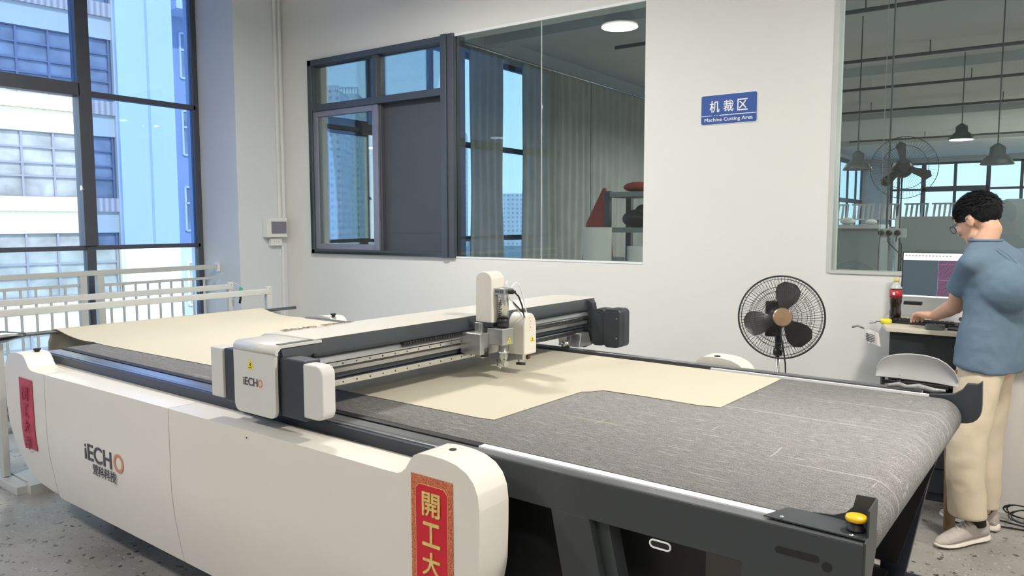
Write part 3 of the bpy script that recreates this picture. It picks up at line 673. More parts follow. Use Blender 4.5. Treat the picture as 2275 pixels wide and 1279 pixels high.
# fabric lying over the table, going up to the unwinder shaft
fab = mthing('fabric_sheet', 'cream fabric sheet with a cut notch on the conveyor belt, hung over a shaft', 'fabric', -2.8, 2.5, .85)
mb = MB(); T = .0018
outl = [(-2.26, 1.890), (-1.613, 1.895), (-1.549, 1.905), (-1.545, 2.434), (-1.515, 2.462), (-1.493, 2.508), (-1.30, 2.512), (-1.10, 2.505), (-1.05, 2.515), (-1.021, 2.52), (-1.012, 3.0), (-1.012, 3.145), (-1.42, 3.150), (-2.26, 3.150)]
zf = .8512
def zrel(a, b): return zf+.0012*(.5+.5*noise.noise((a*3, b*3, 1)))
vs = [(a, b, zf+T) for a, b in outl]
mb.prism(outl, 'z', zf, zf+T)
aa = [-2.26-2.08*i/40 for i in range(41)]+[-4.34-.56*i/28 for i in range(1, 29)]+[-4.912, -4.918, -4.920, -4.920, -4.920]
def zprof(a):
    if a > -4.34: return zf
    t = (-4.34-a)/.56
    if t <= 1: return zf+ (.875-zf)*t**2.2 - .010*math.sin(PI*t)
    return .87
zz = [zprof(a) for a in aa]; zz[-5:] = [.872, .862, .80, .62, .40]
rows = []
for i, (a, z) in enumerate(zip(aa, zz)):
    t = min(1, max(0, (-2.26-a)/2.0)); bn = 1.890-.055*t
    if a < -4.2: bn = 1.84+.035*min(1, (-4.2-a)/.6)
    bf = 3.15+.06*t
    if a < -4.2: bf = 3.2+.085*min(1, (-4.2-a)/.7)
    if a <= -4.9: bn = 1.862-.03*min(1, max(0, (.87-z)/.1)); bf = 3.285
    rows.append([(a, bn+(bf-bn)*k/24, z+(.002*noise.noise((a*4, k*.3, 0)) if -4.9 < a < -4.3 else 0)) for k in range(25)])
for off, sg in ((T, 1), (0, -1)):
    vs = [(p[0], p[1], p[2]+off) for r in rows for p in r]
    fs = [(i*25+k, (i+1)*25+k, (i+1)*25+k+1, i*25+k+1) for i in range(len(rows)-1) for k in range(24)]
    mb.add(vs, [f[::-sg] for f in fs], True)
mb.build('cloth', 'fabric', fab, fix=False)

# ------------------------------------------------------------------ gantry
gan = mthing('cutting_gantry', 'white and dark grey gantry bridge across the cutting table carrying the cutting head', 'gantry', -2.2, 2.45, .85)
def gp(mb, name, m, par=gan, **k): return mb.build(name, m, par, **k)
hz = rrect(-2.337, -2.10, .858, 1.0705, .030, 6, (0, 0, 1, 1))
Lp = [(1.452, 1.07)]+[(1.472-.020*math.cos(t_), 1.081+.020*math.sin(t_)) for t_ in [PI/2*i/6 for i in range(7)]]+[(1.64, 1.101), (1.64, 1.092), (1.475, 1.092), (1.463, 1.08), (1.463, 1.07)]
hs = gp(MB().prism(hz, 'y', 1.452, 1.463).prism(Lp, 'x', -2.337, -2.096, True), 'end_cover', 'cover_grey')
gp(MB().box(-2.333, -2.104, 1.464, 1.62, .868, 1.091), 'end_core', 'machine_dark')
letters('logo', 'iECH', .082, .028, 'logo_dark', FACE(-2.24, 1.4515, .968), hs, bold=.007)
letters('logo_letter', 'O', .026, .028, 'logo_orange', FACE(-2.184, 1.4515, .968), hs, bold=.007)
def warn(c, s, par, R_=None, nm='warning_label'):
    pl_ = R_ or FACE(*c)
    t = MB().prism([(-s, -s*.85), (s, -s*.85), (0, s)], 'z', 0, .0006); t.xf(pl_); o = t.build(nm, 'yellow_label', par)
    t = MB().prism([(-.1*s, .35*s), (.35*s, .05*s), (.1*s, -.05*s), (.4*s, -.5*s), (-.25*s, -.1*s), (0, 0)], 'z', .0006, .0012).prism([(-.5*s, -.65*s), (.55*s, -.65*s), (.55*s, -.55*s), (-.5*s, -.55*s)], 'z', .0006, .0012); t.xf(pl_); t.build('symbol', 'black', o)
warn((-2.238, 1.4515, 1.028), .020, hs)
gp(MB().box(-2.10, -1.968, 1.470, 1.535, .868, 1.064), 'end_block', 'machine_dark', bevel=.006)
gp(MB().prism(rrect(-1.968, -1.872, .884, 1.058, .03, 6, (1, 0, 0, 1)), 'y', 1.462, 1.515), 'end_cap', 'cover_grey', bevel=.006)
gp(MB().box(-2.424, -2.339, 1.470, 1.56, .875, 1.062), 'end_block', 'machine_dark', bevel=.004)
gp(MB().box(-2.499, -2.424, 1.462, 1.53, .884, 1.062), 'end_cap', 'cover_grey', bevel=.004)
# beam
gp(MB().box(-2.42, -2.135, 1.53, 3.42, .925, 1.085), 'beam', 'alu')
top = [(-2.425, 1.03), (-2.430, 1.07), (-2.420, 1.090), (-2.39, 1.101), (-2.30, 1.106), (-2.108, 1.106), (-2.108, 1.100), (-2.13, 1.088), (-2.40, 1.085), (-2.415, 1.03)]
gp(MB().prism(top, 'y', 1.615, 3.46), 'beam_cover', 'cover_cream', bevel=.002, seg=2)
t = fit_text('iECHO  BEATHETIK'.split()[0], .155, .035, .003, .0005); t.xf(basis((-2.362, 1.745, 1.1066), (0, 1, 0), (-1, 0, 0), (0, 0, 1))); bc = [o for o in bpy.data.objects if o.name == 'beam_cover'][0]
t.build('logo', 'brass', bc)
t = fit_text('爱科科技', .15, .028, .002, .0005); t.xf(basis((-2.362, 1.925, 1.1066), (0, 1, 0), (-1, 0, 0), (0, 0, 1))); t.build('logo_caption', 'brass', bc)
gp(MB().prism([(-2.106, 1.103), (-2.090, 1.06), (-2.092, 1.046), (-2.13, 1.046), (-2.13, 1.103)], 'y', 1.478, 3.44), 'front_plate', 'machine_dark', bevel=.002)
gp(MB().prism([(-2.112, 1.046), (-2.092, 1.022), (-2.092, 1.018), (-2.135, 1.018), (-2.135, 1.046)], 'y', 1.53, 3.36), 'beam_face', 'alu')
ur = gp(MB().box(-2.135, -2.088, 1.53, 3.36, 1.000, 1.016), 'upper_rail', 'steel', bevel=.002)
gp(MB().box(-2.14, -2.112, 1.53, 3.36, .956, 1.0), 'rail_recess', 'machine_dark')
gp(MB().prism([(-2.112, 1.000), (-2.096, .990), (-2.100, .975), (-2.112, .975)], 'y', 1.53, 3.36), 'rail_lip', 'alu')
lr = gp(MB().box(-2.135, -2.088, 1.53, 3.36, .930, .953), 'lower_rail', 'steel', bevel=.002)
for rl, z in ((ur, 1.008), (lr, .9415)):
    bl = MB()
    for i in range(27): bl.lathe([(.0032, 0), (.0032, .0012)], (-2.0885, 1.66+i*.063, z), 8, (1, 0, 0))
    bl.build('bolt_holes', 'black', rl)
ch = MB()
for i in range(24): ch.box(-2.098, -2.084, 2.02+i*.0155, 2.031+i*.0155, 1.034, 1.045)
gp(ch, 'cable_chain', 'rubber')
gp(MB().lathe([(.008, 0), (.008, .012), (.0, .013)], (-2.09, 1.60, 1.052), 12, (1, 0, 0)), 'bumper', 'rubber')
# far end
gp(MB().prism([(-2.42, .88), (-2.43, 1.085), (-2.39, 1.100), (-2.09, 1.100), (-2.068, 1.085), (-2.06, 1.04), (-2.06, .90), (-2.09, .86), (-2.12, .845), (-2.3, .88)], 'y', 3.36, 3.40), 'end_plate', 'machine_dark', bevel=.003)
mt = gp(MB().prism(rrect(-2.06, -1.985, .868, 1.058, .022), 'y', 3.345, 3.44, True), 'motor_housing', 'machine_dark')
MB().prism(rrect(-1.985, -1.895, .864, 1.062, .022), 'y', 3.341, 3.444, True).build('housing_cap', 'machine_dark', mt)
for z in (1.015, .915): MB().lathe([(.005, 0), (.005, .002)], (-1.91, 3.340, z), 10, (0, -1, 0)).build('screw', 'steel', mt)
gp(MB().prism([(3.24, .865), (3.36, .865), (3.33, .935), (3.26, .935)], 'x', -2.20, -2.07), 'carriage_foot', 'alu', bevel=.003)
gp(MB().lathe([(.022, 0), (.022, .03), (.016, .034), (.016, .05)], (-2.12, 3.19, .868), 16).box(-2.15, -2.10, 3.17, 3.21, .90, .93), 'guide_wheel', 'steel')
# cutting head
hd = gp(MB().box(-2.10, -1.99, 2.36, 2.56, .955, 1.045), 'head_carriage', 'alu', bevel=.004)
arch = [(-2.062, 1.085)]+[(-2.062+.045-.045*math.cos(t_), 1.265+.035*math.sin(t_)) for t_ in [PI*i/12 for i in range(13)]]+[(-1.972, 1.085)]
tw = gp(MB().prism(arch, 'y', 2.415, 2.50), 'tool_tower', 'cover_cream', bevel=.006)
MB().lathe([(.002, 0), (.002, .001)], (-2.045, 2.4145, 1.265), 8, (0, -1, 0)).build('screw', 'steel', tw)
gp(MB().box(-2.055, -2.015, 2.40, 2.44, .935, 1.085).box(-2.03, -2.025, 2.395, 2.40, 1.04, 1.08), 'guide_block', 'alu', bevel=.002)
gp(MB().box(-2.06, -1.975, 2.41, 2.49, 1.07, 1.086), 'tower_base', 'machine_dark')
cyl = gp(MB().lathe([(.0235, 0), (.0235, .115), (.021, .12)], (-1.945, 2.455, 1.105), 28), 'tool_cylinder', 'steel')
MB().lathe([(.0245, 0), (.0255, .003), (.0255, .012), (.024, .014), (.024, .018), (.0255, .02), (.0255, .036)], (-1.945, 2.455, 1.068), 28).build('collar', 'black', cyl)
sc_ = MB()
for i in range(9): sc_.box(-1.957, -1.933 if i % 2 else -1.940, 2.4305, 2.432, 1.115+i*.0095, 1.1165+i*.0095)
sc_.xf(Matrix.Identity(4)).build('scale_marks', 'black', cyl)
MB().box(-1.972, -1.915, 2.428, 2.485, 1.205, 1.232).build('head_clamp', 'alu', cyl, bevel=.003)
MB().box(-1.965, -1.945, 2.4265, 2.428, 1.211, 1.226).box(-1.940, -1.922, 2.4265, 2.428, 1.211, 1.226).build('clamp_marks', 'pipe_grey', cyl)
MB().lathe([(.010, 0), (.010, .02), (.006, .021), (.006, .03)], (-1.915, 2.46, 1.218), 14, (1, 0, 0)).build('connector', 'black', cyl)
hb = gp(MB().box(-2.0, -1.915, 2.415, 2.49, .995, 1.066), 'tool_block', 'alu', bevel=.005)
warn(None, .014, hb, basis((-1.9145, 2.458, 1.015), (0, 1, 0), (0, 0, 1), (1, 0, 0)))
gp(MB().lathe([(.017, 0), (.017, .035), (.010, .036), (.010, .055)], (-2.0, 2.40, .945), 20), 'knob', 'black')
ft = gp(MB().lathe([(.004, 0), (.008, .004), (.014, .02), (.020, .032), (.021, .05), (.026, .052), (.026, .058), (.020, .06), (.018, .085)], (-1.945, 2.455, .908), 24), 'tool_foot', 'steel')
MB().lathe([(.012, 0), (.012, .006)], (-1.92, 2.44, .918), 16, (1, -.3, 0)).build('foot_wheel', 'alu', ft)
MB().tube([(-1.965, 2.44, .93), (-1.955, 2.43, .905), (-1.935, 2.425, .902)], .004, 8).build('foot_arm', 'steel', ft)
arc = [(2.552, .938)]+[(2.552+.044-.044*math.cos(t_), 1.055+.062*math.sin(t_)) for t_ in [PI*i/14 for i in range(15)]]+[(2.640, .938)]
cc = gp(MB().prism(arc, 'x', -1.995, -1.905), 'tool_cover', 'cover_cream', bevel=.008)
warn(None, .015, cc, basis((-1.9045, 2.606, 1.005), (0, 1, 0), (0, 0, 1), (1, 0, 0)))
vt = MB()
for i in range(5): vt.box(-1.9055, -1.9045, 2.588+.004*(i % 2), 2.592+.004*(i % 2), 1.04+i*.013, 1.045+i*.013)
vt.build('cover_marks', 'brass', cc)
f2 = gp(MB().box(-1.965, -1.925, 2.565, 2.60, .915, .94).lathe([(.010, 0), (.010, .03)], (-1.945, 2.575, .890), 14), 'cutter_foot', 'steel', bevel=.002)
MB().lathe([(.008, 0), (.010, .004), (.010, .014), (.007, .018)], (-1.925, 2.595, .922), 14, (0, 1, .1)).build('foot_knob', 'knob_brown', f2)
MB().lathe([(.006, 0), (.006, .04)], (-1.955, 2.56, .898), 12, (1, .4, 0)).build('foot_pin', 'black', f2)
def arcpts(p, q, h, n=14, side=(0, 0, 0)):
    p, q = Vector(p), Vector(q); return [p.lerp(q, i/n)+(Vector((0, 0, h))+Vector(side))*math.sin(PI*i/n) for i in range(n+1)]
gp(MB().tube(arcpts((-1.94, 2.50, 1.225), (-1.95, 2.63, 1.10), .075), .0022, 8), 'air_hose', 'sign_white')
gp(MB().tube(arcpts((-1.96, 2.49, 1.24), (-1.96, 2.50, 1.20), .035, side=(0, .01, 0)), .0022, 8), 'air_hose', 'sign_white')
gp(MB().tube(arcpts((-1.93, 2.48, 1.19), (-1.95, 2.59, 1.10), -.02, side=(.02, 0, 0)), .0028, 8), 'air_hose', 'cover_cream')
gp(MB().tube([(-1.89, 2.46, 1.218), (-1.875, 2.47, 1.20), (-1.88, 2.50, 1.16), (-1.90, 2.54, 1.115), (-1.92, 2.57, 1.10)], .0035, 8), 'cable', 'black')
gp(MB().tube([(-1.93, 2.49, 1.18), (-1.91, 2.51, 1.15), (-1.92, 2.56, 1.12)], .003, 8), 'cable', 'black')

# ------------------------------------------------------------------ fabric unwinder behind the left end
unw = mthing('fabric_unwinder', 'white steel fabric unwinding rack with two long beams and a steel shaft behind the machine', 'fabric rack', -5.1, 2.5)
def ug(mb, name, m='white_paint', **k): return mb.build(name, m, unw, **k)
ug(MB().box(-5.12, -5.08, 1.35, 3.50, .952, .993), 'beam', bevel=.002)
ug(MB().box(-5.52, -5.48, 1.35, 3.42, .975, 1.015), 'beam', bevel=.002)
for a, b, zt in ((-5.10, 3.485, 1.012), (-5.50, 3.405, 1.032), (-5.10, 1.38, 1.01), (-5.50, 1.38, 1.03), (-4.93, 3.40, .80)):
    p = ug(MB().box(a-.018, a+.018, b-.022, b+.022, .05, zt), 'post', bevel=.002)
    MB().lathe([(.004, 0), (.004, .002)], (a+.018, b, zt-.02), 8, (1, 0, 0)).build('bolt', 'steel', p)
ug(MB().box(-4.955, -4.90, 1.565, 1.60, .05, .82), 'post', bevel=.002)
sh = ug(MB().tube([(-4.90, 1.2, .862), (-4.90, 3.59, .850)], .0115, 16), 'shaft', 'rail_grey')
MB().lathe([(.012, .20), (.020, .15), (.034, .09), (.036, .05), (.036, .02), (.024, .0), (.024, -.05)], (-4.90, 1.515, .861), 24, (0, 1, -.005)).build('chuck', 'steel', sh)
ug(MB().box(-4.95, -4.85, 3.38, 3.42, .79, .835), 'shaft_bearing', 'alu', bevel=.003)
for z, a in ((.58, -4.96), (.50, -5.0), (.43, -4.98), (.36, -5.02), (.29, -5.0), (.645, -4.98)):
    ug(MB().tube([(a, 1.56, z), (a, 3.42, z)], .020, 16), 'roller', 'white_paint')
ug(MB().box(-5.15, -4.66, 1.545, 1.615, .0, .045), 'base_plate', bevel=.002)
ug(MB().box(-5.15, -4.66, 3.37, 3.44, .0, .045), 'base_plate', bevel=.002)
ug(MB().box(-4.97, -4.70, 1.62, 3.37, .03, .05), 'bottom_tray', bevel=.002)
ug(MB().prism([(-4.70, 1.60), (-4.62, 1.60), (-4.62, 1.72), (-4.70, 1.72)], 'z', .0, .05), 'corner_foot', 'white_paint')
sg = mthing('spray_gun', 'small green and black air gun hanging on the rack post by the column', 'air gun', -5.47, 3.45, .86)
MB().tube([(-5.44, 3.47, .985), (-5.44, 3.46, .955), (-5.44, 3.44, .94)], .013, 10).build('head', 'green_plastic', sg)
MB().tube([(-5.44, 3.455, .955), (-5.44, 3.46, .90), (-5.44, 3.45, .86)], .009, 10).build('handle', 'rubber', sg)
MB().tube([(-5.44, 3.43, .93), (-5.44, 3.40, .925)], [.012, .016], 10).build('cup', 'black', sg)
MB().tube([(-5.44, 3.47, .985), (-5.44, 3.45, 1.01), (-5.44, 3.41, 1.03)], .002, 6).build('hose', 'sign_white', sg)

# railing before the window
rl = thing('guard_railing', 'white steel guard railing with thin balusters in front of the left window', 'railing', (-6.85, 2.6, 0))
MB().box(-6.87, -6.83, -1.2, 4.50, 1.045, 1.09).build('top_rail', 'white_paint', rl, bevel=.003)
MB().box(-6.875, -6.825, 4.50, 4.529, 1.02, 1.115).build('wall_bracket', 'plastic_white', rl, bevel=.003)
MB().box(-6.862, -6.838, -1.2, 3.165, .955, .98).build('second_rail', 'white_paint', rl)
MB().box(-6.862, -6.838, 3.372, 4.50, .945, .97).build('second_rail', 'white_paint', rl)
MB().box(-6.862, -6.838, -1.2, 4.50, .13, .16).build('bottom_rail', 'white_paint', rl)
for y in (.0, 1.6, 3.195, 3.343): MB().box(-6.878, -6.822, y-.029, y+.029, 0, 1.045).build('post', 'white_paint', rl, bevel=.003)
for y in [3.052-.1155*i for i in range(9)]+[3.436+.1155*i for i in range(9)]:
    MB().box(-6.858, -6.842, y-.008, y+.008, .14, .96).build('baluster', 'white_paint', rl)

# electrical box and conduits on the column
eb = thing('electrical_box', 'white plastic breaker box with grey window on the corner column', 'breaker box', (-6.49, 4.93, 1.36))
MB().box(-6.488, -6.41, 4.80, 5.045, 1.36, 1.56).build('body', 'plastic_white', eb, bevel=.006)
MB().box(-6.412, -6.402, 4.85, 5.03, 1.40, 1.52).build('door', 'frame_alu', eb, bevel=.003)
so_ = thing('wall_socket', 'white socket plate directly under the breaker box', 'socket', (-6.49, 4.93, 1.275))
MB().box(-6.488, -6.44, 4.865, 5.0, 1.275, 1.352).build('body', 'plastic_white', so_, bevel=.004)
for y in (4.90, 4.95): MB().box(-6.4405, -6.4385, y, y+.012, 1.31, 1.318).build('slot', 'facade_grey', so_)
for nm, y, zl, zh, lb in (('cable_duct', 5.0, 1.562, 4.3, 'left vertical white cable duct above the breaker box'), ('cable_duct', 5.055, 1.562, 4.3, 'right vertical white cable duct above the breaker box, next to the wall'), ('cable_duct', 5.03, .0, 1.273, 'white cable duct running from under the socket to the floor')):
    tag(MB().box(-6.488, -6.47, y-.012, y+.012, zl, zh).build(nm, 'plastic_white', bevel=.002), lb, 'cable duct')

# blue sign
sgn = thing('wall_sign', 'blue sign with white Chinese characters and Machine Cutting Area on the wall', 'sign', (-1.80, YB-.006, 2.28))
MB().prism(rrect(-2.003, -1.612, 2.170, 2.372, .014), 'y', YB-.005, YB-.0005).build('border', 'sign_white', sgn)
MB().prism(rrect(-1.999, -1.616, 2.174, 2.368, .012), 'y', YB-.0065, YB-.005).build('plate', 'sign_blue', sgn)
for c, xx in (('机', -1.905), ('裁', -1.808), ('区', -1.712)): letters('character', c, .070, .078, 'sign_white', FACE(xx, YB-.0075, 2.291), sgn, bold=.004)
letters('lettering', 'Machine Cutting Area', .332, .032, 'sign_white', FACE(-1.808, YB-.0075, 2.200), sgn, bold=.003)
MB().box(-1.870, -1.618, YB-.0075, YB-.0065, 2.2285, 2.2335).box(-1.998, -1.922, YB-.0075, YB-.0065, 2.2295, 2.2325).box(-1.908, -1.900, YB-.0075, YB-.0065, 2.229, 2.233).box(-1.890, -1.882, YB-.0075, YB-.0065, 2.229, 2.233).build('rule', 'sign_white', sgn)

# lamps: high-bay pendants with their own light, the out-of-view fill ones added
def pendant(x, y, z, power, label, cat='lamp', on=True, group=None, r=.19):
    t = thing('pendant_lamp', label, cat, (x, y, z), group=group)
    MB().lathe([(r, 0), (r*1.02, .005), (r*.80, .08), (r*.5, .13), (r*.46, .22), (r*.25, .25), (.02, .27)], (x, y, z), 32).build('lamp_shade', 'lamp_shade', t)
    MB().tube([(x, y, z+.26), (x, y, ZC)], .008, 8).build('suspension_rod', 'pipe_grey', t)
    if on:
        MB().lathe([(r*.95, 0), (r*.95, .004)], (x, y, z-.006), 32).build('diffuser', 'lamp_disc', t)
        L = bpy.data.lights.new('lamp_light', 'AREA'); L.shape = 'DISK'; L.size = r*1.9; L.energy = power; L.color = (1, .965, .885)
        lo = bpy.data.objects.new('lamp_light', L); COL.objects.link(lo); lo.parent = t; lo.location = (0, 0, -.02)
    return t
names = ['pendant lamp above the left part of the machine, mirrored in the centre window', 'unseen pendant lamp added as fill left of the camera', 'unseen pendant lamp added as fill in the far left corner behind the camera', 'pendant lamp above the computer desk side of the room', 'unseen pendant lamp added as fill right behind the camera', 'unseen pendant lamp added as fill at the back right of the room', 'unseen pendant lamp added as fill at the right wall']
for (x, y, z, p), nme in zip(ROOM_LAMPS, names): pendant(x, y, z, p, nme)
hn_ = ['dark bell-shaped unlit pendant lamp before the bright far windows on the right', 'lit pendant lamp with a flat dark shade beyond the right window', 'unseen pendant lamp added deep in the hall to brighten it', 'unseen pendant lamp added as fill above the hall partition', 'dark bell-shaped unlit pendant lamp at the left of the right window', 'unseen pendant lamp added as fill at the near end of the hall', 'unseen pendant lamp added furthest away to brighten the far hall walls', 'unseen pendant lamp added behind the sign wall to light the curtains', 'unseen pendant lamp added before the long hall curtains to light them']
for i, ((x, y, z, p), nme) in enumerate(zip(HALL_LAMPS, hn_)): pendant(x, y, z, max(p, 1), nme, on=p > 0)

# ================================================================== FAN
FC = Vector((-1.173, 4.20, .986)); az = math.atan2(-FC.y, -FC.x)+math.radians(7)
fn = Vector((math.cos(az)*.985, math.sin(az)*.985, .12)).normalized()
fu = Vector((0, 0, 1)); fr_ = fu.cross(fn).normalized(); fu = fn.cross(fr_).normalized()
fan = thing('pedestal_fan', 'black pedestal fan with rose gold hub standing between machine and back wall', 'fan', (FC.x-.02, FC.y+.06, 0))
def fp(x, y, d): return FC+fr_*x+fu*y+fn*d
def grille(name, depth0, dome, rin, n, sgn):
    mb = MB(); R0 = .222
    def pt(rr, a): t = (rr-rin)/(R0-rin); return fp(rr*math.cos(a), rr*math.sin(a), depth0+sgn*dome*(1-t**2.2))
    for i in range(n):
        a = 2*PI*i/n; mb.tube([pt(rin+(R0-rin)*k/6, a+(.10*k/6)) for k in range(7)], .0011, 4, caps=False)
    for rr in (rin+.002, .098, .143, .165, .208): mb.tube([pt(rr, 2*PI*i/48) for i in range(48)], .0013, 5, closed=True)
    return mb.build(name, 'fan_black', fan)
grille('front_grille', .035, .055, .045, 84, 1)
grille('rear_grille', .03, .085, .05, 72, -1)
MB().tube([fp(.223*math.cos(2*PI*i/64), .223*math.sin(2*PI*i/64), .033) for i in range(64)], .005, 8, closed=True).build('rim', 'fan_black', fan)
MB().lathe([(.0, .0), (.05, 0), (.051, .006), (.046, .012), (.0, .014)], fp(0, 0, .085), 40, fn, True).build('hub_badge', 'gold_disc', fan)
MB().lathe([(.030, -.03), (.038, -.01), (.038, .03), (.02, .035)], fp(0, 0, .0), 24, fn).build('hub', 'fan_blade', fan)
for k in range(3):
    a0 = math.radians(75+120*k); mb = MB(); N = 9; top = []; 
    for s_ in range(N+1):
        rr = .03+.165*s_/N
        for q in range(6):
            aw = (.35+.55*math.sin(PI*min(1, .15+s_/N*.75)))*(q/5-.5)*1.15
            if s_ == N: aw *= .6
            top.append(fp(rr*math.cos(a0+aw), rr*math.sin(a0+aw), .005+.03*(q/5-.5)))
    fs = [(i*6+j, i*6+j+1, (i+1)*6+j+1, (i+1)*6+j) for i in range(N) for j in range(5)]
    mb.add(top, fs, True).add([p-fn*.002 for p in top], [f[::-1] for f in fs], True).build('blade', 'fan_blade', fan, fix=False)
MB().lathe([(.03, 0), (.055, .01), (.06, .05), (.05, .10), (.02, .12)], fp(0, 0, -.04), 28, -fn).build('motor_housing', 'fan_black', fan, bevel=0)
bx = fp(-.03, .0, -.10)
cb_ = MB().obox((0, 0, 0), .080, .03, .20).xf(Matrix.Translation(bx+Vector((0, 0, -.01))) @ Matrix(((fr_.x, fn.x, 0, 0), (fr_.y, fn.y, 0, 0), (0, 0, 1, 0), (0, 0, 0, 1)))).build('control_box', 'fan_black', fan, bevel=.008)
letters_m = fit_text('FAN', .05, .012, .002, .0005)
px_, py_ = FC.x-.035, FC.y+.09
MB().tube([(px_, py_, .03), (px_, py_, .78)], .0125, 16).build('pole', 'steel', fan)
MB().tube([(px_, py_, .775), (px_, py_, .93)], .017, 16).build('upper_pole', 'fan_black', fan)
MB().lathe([(.016, 0), (.026, .01), (.026, .03), (.018, .045)], (px_, py_, .755), 20).build('collar', 'fan_black', fan)
MB().lathe([(.20, 0), (.20, .012), (.06, .03), (.03, .05), (.0, .05)], (px_, py_, 0), 40).build('base', 'fan_black', fan)
MB().tube([fp(.0, -.05, -.12), fp(.02, -.14, -.08), (px_+.045, py_-.01, .72), (px_+.055, py_, .5), (px_+.05, py_+.05, .2), (px_+.12, py_+.15, .006), (px_+.4, py_+.3, .006)], .004, 8).build('power_cord', 'black', fan)

# ================================================================== CHAIR BACK BEHIND THE MACHINE
chr_ = thing('stool_chair', 'white low-backed chair standing behind the far right end of the machine', 'chair', (-.46, 3.95, 0))
pts = [(-.622, .79), (-.624, .83), (-.612, .862), (-.585, .885), (-.545, .897), (-.49, .903), (-.43, .902), (-.375, .892), (-.335, .872), (-.305, .843), (-.292, .81), (-.290, .778), (-.36, .778), (-.47, .781), (-.56, .786)]
n_ = len(pts); mb = MB()
cxm = -.456
def bow(x): return 3.84-((x-cxm)/.17)**2*.045
NX = 20
def outline_z(x):
    tp = sorted(pts[1:11], key=lambda p: p[0]); z1 = interp(tp, x); z0 = interp([(-.622, .79), (-.56, .786), (-.47, .781), (-.29, .778)], x); return z0, z1
f_, b_ = [], []
for i in range(NX+1):
    x = -.6235+.333*i/NX; z0, z1 = outline_z(x)
    for j in range(7):
        z = z0+(z1-z0)*j/6; y = bow(x)+.012*math.sin(PI*j/6)
        f_.append((x, y, z)); b_.append((x, y+.016, z))
fs = [(i*7+j, (i+1)*7+j, (i+1)*7+j+1, i*7+j+1) for i in range(NX) for j in range(6)]
o_ = len(f_); sd = []
for i in range(NX): sd += [(i*7, o_+i*7, o_+(i+1)*7, (i+1)*7), (i*7+6, (i+1)*7+6, o_+(i+1)*7+6, o_+i*7+6)]
for j in range(6): sd += [(j, j+1, o_+j+1, o_+j), (NX*7+j, o_+NX*7+j, o_+NX*7+j+1, NX*7+j+1)]
mb.add(f_+b_, fs+[tuple(o_+k for k in f[::-1]) for f in fs]+sd, True).build('backrest', 'chair_grey', chr_, bevel=.004)
MB().prism(rrect(-.80, -.50, 3.86, 4.10, .05), 'z', .44, .48).build('seat', 'chair_grey', chr_, bevel=.012)
for x in (-.60, -.53): MB().tube([(x, 3.87, .46), (x, 3.865, .62), (x, 3.845, .80)], .010, 10).build('back_support', 'black', chr_)
MB().box(-.59, -.33, 3.80, 3.815, .762, .778).build('back_bracket', 'black', chr_)
for x in (-.76, -.60):
    for y in (3.90, 4.07): MB().tube([(x, y, .44), (x, y, .0)], .011, 10).build('leg', 'black', chr_)

# ================================================================== DESK AND WHAT STANDS ON IT
DZ = .94
desk = thing('computer_desk', 'cream-topped computer desk with dark left panel and pale right front standing at the wall', 'desk', (-.2, 4.75, 0))
MB().prism([(-.686, 4.445), (-.775, 4.80), (-.775, 5.08), (.95, 5.08), (.95, 4.37)], 'z', DZ-.022, DZ).build('desktop', 'desk_top', desk, bevel=.002)
MB().box(-.672, -.20, 4.475, 4.49, .66, DZ-.023).build('modesty_panel', 'desk_dark', desk)
MB().box(-.672, -.655, 4.49, 5.04, 0, DZ-.023).build('side_panel', 'desk_dark', desk)
MB().box(-.16, .93, 4.575, 4.59, 0, DZ-.023).build('front_panel', 'desk_white', desk)
MB().box(-.18, -.16, 4.50, 5.04, 0, DZ-.023).build('side_panel', 'desk_dark', desk)
cab = thing('drawer_cabinet', 'dark drawer cabinet under the left half of the computer desk', 'cabinet', (-.42, 4.75, 0))
MB().box(-.64, -.20, 4.56, 4.98, 0, .60).build('body', 'machine_dark', cab, bevel=.003)
for k in range(4): MB().box(-.632, -.208, 4.548, 4.56, .05+.135*k, .178+.135*k).build('drawer', 'machine_dark', cab, bevel=.002)
bx_ = thing('tape_bag', 'striped clear plastic bag on the dark drawer cabinet beneath the desk', 'bag', (-.30, 4.7, .60))
MB().ell((-.33, 4.62, .67), (.10, .07, .07)).build('bag', 'plastic_bag', bx_)
# monitor
mon = thing('computer_monitor', 'black-rimmed computer monitor showing a cutting program on the desk', 'monitor', (-.37, 4.88, DZ))
mr = Matrix.Translation(Vector((-.375, 4.855, 1.205))) @ Matrix.Rotation(math.radians(-1.5), 4, 'Z') @ Matrix.Rotation(math.radians(-4), 4, 'X')
def mo(mb, nm, m, par=mon, **k): return mb.xf(mr).build(nm, m, par, **k)
mo(MB().box(-.305, .305, -.004, .022, -.128, .128), 'bezel', 'black', bevel=.002)
scr = mo(MB().box(-.299, .299, -.0052, -.0045, -.122, .082), 'screen', 'screen_dark')
mo(MB().box(-.299, .299, -.0055, -.0046, .082, .122), 'toolbar', 'screen_white', scr)
mo(MB().box(-.299, .299, -.0055, -.0046, -.128, -.120), 'taskbar', 'screen_white', scr)
ic = MB()
for i in range(14): ic.box(-.29+i*.017, -.28+i*.017, -.0062, -.0056, .103, .110)
mo(ic, 'icons', 'facade_grey', scr)
ln = MB()
for x in (-.12, .0): ln.box(x-.0008, x+.0008, -.0062, -.0054, -.12, .08)
for z in (-.028, .062): ln.box(-.12, .29, -.0062, -.0054, z-.0008, z+.0008)
mo(ln, 'grid_lines', 'screen_line', scr)
ln = MB()
mo(MB().box(-.12, .295, -.0058, -.0053, -.118, .08), 'pattern_area', 'screen_purple', scr)
